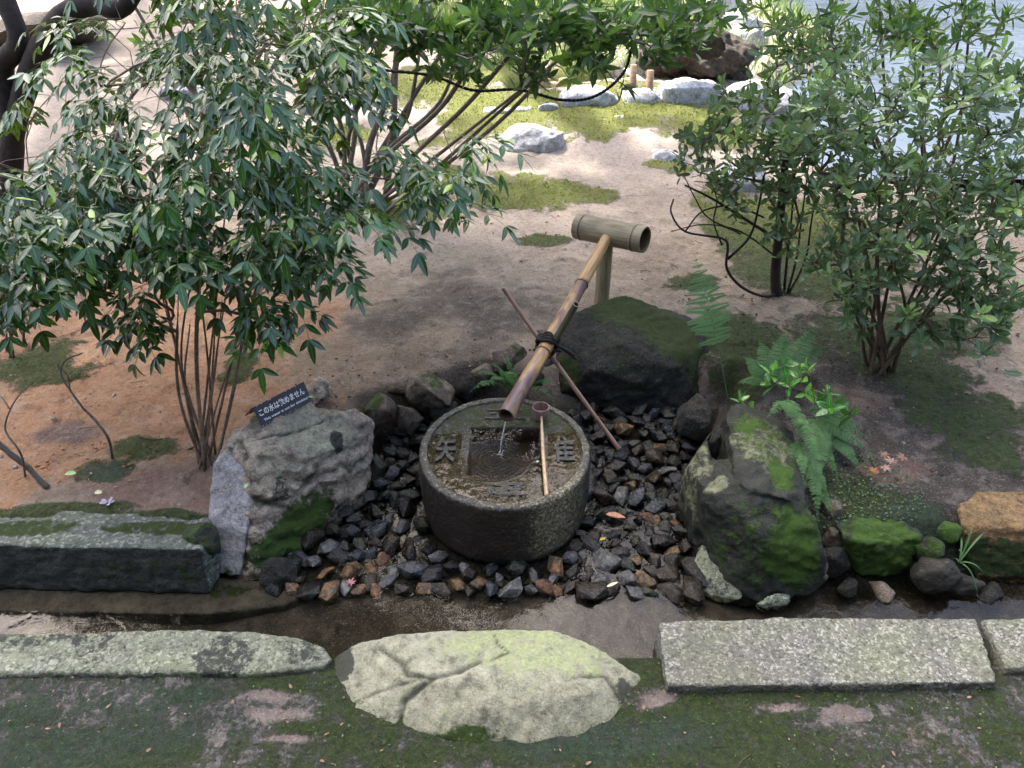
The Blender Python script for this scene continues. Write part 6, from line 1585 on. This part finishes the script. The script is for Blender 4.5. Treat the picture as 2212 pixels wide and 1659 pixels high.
# litter: crumbs, dead leaves, seedlings of ground cover
def scatter(n_, xr, yr, cond=None):
    xx, yy = rg.uniform(*xr, n_), rg.uniform(*yr, n_); zz_ = terrain_h(xx, yy); k = (zz_ > .03) & (np.hypot(xx - BC[0], yy - BC[1]) > BR + .02)
    if cond is not None: k &= cond(xx, yy)
    return xx[k], yy[k], zz_[k]
tet = [(np.array([v_.co[:] for v_ in peb_shapes[q].vertices])[::7][:8]) for q in range(3)]
def crumb_shape(seed):
    bm = bmesh.new(); hull(bm, chunk((0, 0, 0), (1, .8, .6), 7, seed)); co = np.array([v_.co[:] for v_ in bm.verts if v_.link_faces]); mp_ = {v_: i for i, v_ in enumerate([v_ for v_ in bm.verts if v_.link_faces])}
    ff = [tuple(mp_[v_] for v_ in f_.verts) for f_ in bm.faces]; bm.free(); return co, ff
CS = [crumb_shape(900 + q) for q in range(6)]
def crumbs(name, label, n_, xr, yr, s0, s1, mat, cond=None):
    B_ = Buf(); xx, yy, zz_ = scatter(n_, xr, yr, cond)
    for i in range(len(xx)):
        co, ff = CS[i % 6]; s_ = s0 + (s1 - s0) * rg.uniform() ** 3; a_ = rg.uniform(0, 6.28); c_, q_ = math.cos(a_), math.sin(a_)
        B_.add((co * s_) @ np.array([[c_, q_, 0], [-q_, c_, 0], [0, 0, 1]]) + np.array([xx[i], yy[i], zz_[i] + s_ * .15]), ff)
    o = add(name, B_.mesh(name, (0, 0, 0), False), mat); o['kind'] = 'stuff'; tag(o, label, 'soil crumbs')
crumbs('soil_crumbs', 'brown grains and soil crumbs strewn over the bare earth', 5200, (-2.6, 2.6), (1.2, 5.2), .0018, .008, M['debris'])
crumbs('soil_crumbs', 'orange clods strewn on the earth at the left', 520, (-2.3, -1.5), (2.35, 3.1), .003, .013, simple('orange clods', (.30, .15, .075), .9, 30, .3, .3), lambda a, b_: np.hypot((a + 1.85) / .28, (b_ - 2.62) / .2) < 1)
crumbs('soil_crumbs', 'dark wet crumbs scattered around the rim of the pit', 2600, (-1.2, 1.6), (2.2, 4.1), .002, .011, simple('dark crumbs', (.035, .028, .022), .8, 30, .4, .3), lambda a, b_: poly_sd(a, b_, PIT) < .45)
def litter(name, label, n_, xr, yr, s0, s1, mat, T=LT_C, ratio=.5, cond=None, cat='leaf litter', tilt_=.25):
    xx, yy, zz_ = scatter(n_, xr, yr, cond); L_ = []
    for i in range(len(xx)):
        a_ = rg.uniform(0, 6.28); s_ = rg.uniform(s0, s1)
        L_.append((np.array([xx[i], yy[i], zz_[i] + .012]), np.array([math.cos(a_), math.sin(a_), rg.normal(0, tilt_)]), np.array([rg.normal(0, tilt_), rg.normal(0, tilt_), 1]), s_, s_ * ratio, rg.uniform(0, .9)))
    o = add(name, leaves_mesh(name, L_, T, (0, 0, 0)), mat); o['kind'] = 'stuff'; tag(o, label, cat)
litter('leaf_litter', 'small brown dead leaf scraps scattered over soil and moss', 900, (-3, 3), (1.2, 6.5), .006, .022, M['dead'])
litter('leaf_litter', 'pale dry flecks lying on the garden floor', 900, (-3, 3), (1.2, 6.5), .004, .012, M['dead2'])
litter('leaf_litter', 'dark rotting leaf scraps by the shrubs on the right', 500, (.9, 3), (2.3, 4.4), .01, .035, M['bark_dark'])
litter('ground_cover', 'tiny round dark green ground cover on the bank above the right stones', 3200, (1.0, 1.9), (2.2, 2.85), .006, .013, M['azalea'], LT_C, .8, lambda a, b_: np.hypot((a - 1.42) / .32, (b_ - 2.48) / .24) < 1, 'ground cover', .6)
litter('ground_cover', 'tiny green leaflets sprouting from the mossy foreground', 700, (-1.6, 1.6), (1.2, 1.66), .004, .010, M['fern'], LT_C, .7, None, 'ground cover', .6)
B_ = Buf(); xx, yy, zz_ = scatter(420, (-2.8, 2.8), (1.3, 6))
for i in range(len(xx)):
    a_ = rg.uniform(0, 6.28); l_ = rg.uniform(.02, .09); d_ = np.array([math.cos(a_), math.sin(a_), 0]); p_ = np.array([xx[i], yy[i], zz_[i] + .012])
    B_.add(*tube([p_ - d_ * l_ / 2, p_ + rg.normal(0, .004, 3), p_ + d_ * l_ / 2], rg.uniform(.0006, .0018), 4))
o = add('twig_litter', B_.mesh('twig_litter'), M['twig']); o['kind'] = 'stuff'; tag(o, 'short dry twigs strewn over the garden floor', 'twigs')

# moss sprigs and small stones: real relief on the ground
gx_, gy_ = xs, ys; moss2 = moss.reshape(ny, nx)
def moss_at(a, b_):
    return moss2[np.clip(np.searchsorted(gy_, b_), 0, ny - 1), np.clip(np.searchsorted(gx_, a), 0, nx - 1)]
def sprigs(name, label, n_, xr, yr, s0, s1, mat, thr=.5):
    xx, yy = rg.uniform(*xr, n_), rg.uniform(*yr, n_); k = moss_at(xx, yy) + .5 * (fbm(np.stack([xx, yy, xx * 0], 1), 14, 4, 5) - .5) * 2 > thr; xx, yy = xx[k], yy[k]
    zz_ = terrain_h(xx, yy); k = zz_ > .03; xx, yy, zz_ = xx[k], yy[k], zz_[k] + .012
    L_ = [(np.array([xx[i], yy[i], zz_[i]]), rg.normal(0, 1, 3) * np.array([1, 1, .3]) + np.array([0, 0, .9]), rg.normal(0, 1, 3), rg.uniform(s0, s1), rg.uniform(s0, s1) * .45, rg.uniform(0, .9)) for i in range(len(xx))]
    o = add(name, leaves_mesh(name, L_, LT_C, (0, 0, 0)), mat); o['kind'] = 'stuff'; tag(o, label, 'moss'); print(name, len(xx))
M['sprig'] = leaf_mat('moss sprig', (.035, .058, .015), (.12, .18, .05), (.14, .19, .04), .8, .25, .05, .1)
M['sprig_far'] = leaf_mat('sunlit moss sprig', (.08, .10, .014), (.23, .28, .04), (.26, .27, .07), .8, .25, .05, .1)  # brighter copy of the sprig, sunlight put into its colour
sprigs('moss_sprigs', 'short green moss sprigs standing up on the near bank', 16000, (-1.7, 1.7), (1.2, 1.72), .004, .010, M['sprig'], .52)
sprigs('moss_sprigs', 'dark moss sprigs over the damp soil patches of the middle garden', 16000, (-2.6, 2.9), (2.2, 4.6), .006, .015, M['sprig'], .5)
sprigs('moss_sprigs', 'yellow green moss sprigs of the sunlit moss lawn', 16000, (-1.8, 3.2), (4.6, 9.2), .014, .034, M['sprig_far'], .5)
crumbs('small_stones', 'little grey and tan stones lying loose on the sandy soil', 420, (-2.6, 2.4), (2.3, 6.5), .006, .018, simple('loose small stone', (.22, .19, .16), .85, 30, .5, .3))
crumbs('small_stones', 'little stones and grit on the near mossy bank', 500, (-1.6, 1.6), (1.2, 1.72), .003, .009, simple('loose grit', (.17, .155, .14), .85, 30, .5, .3))
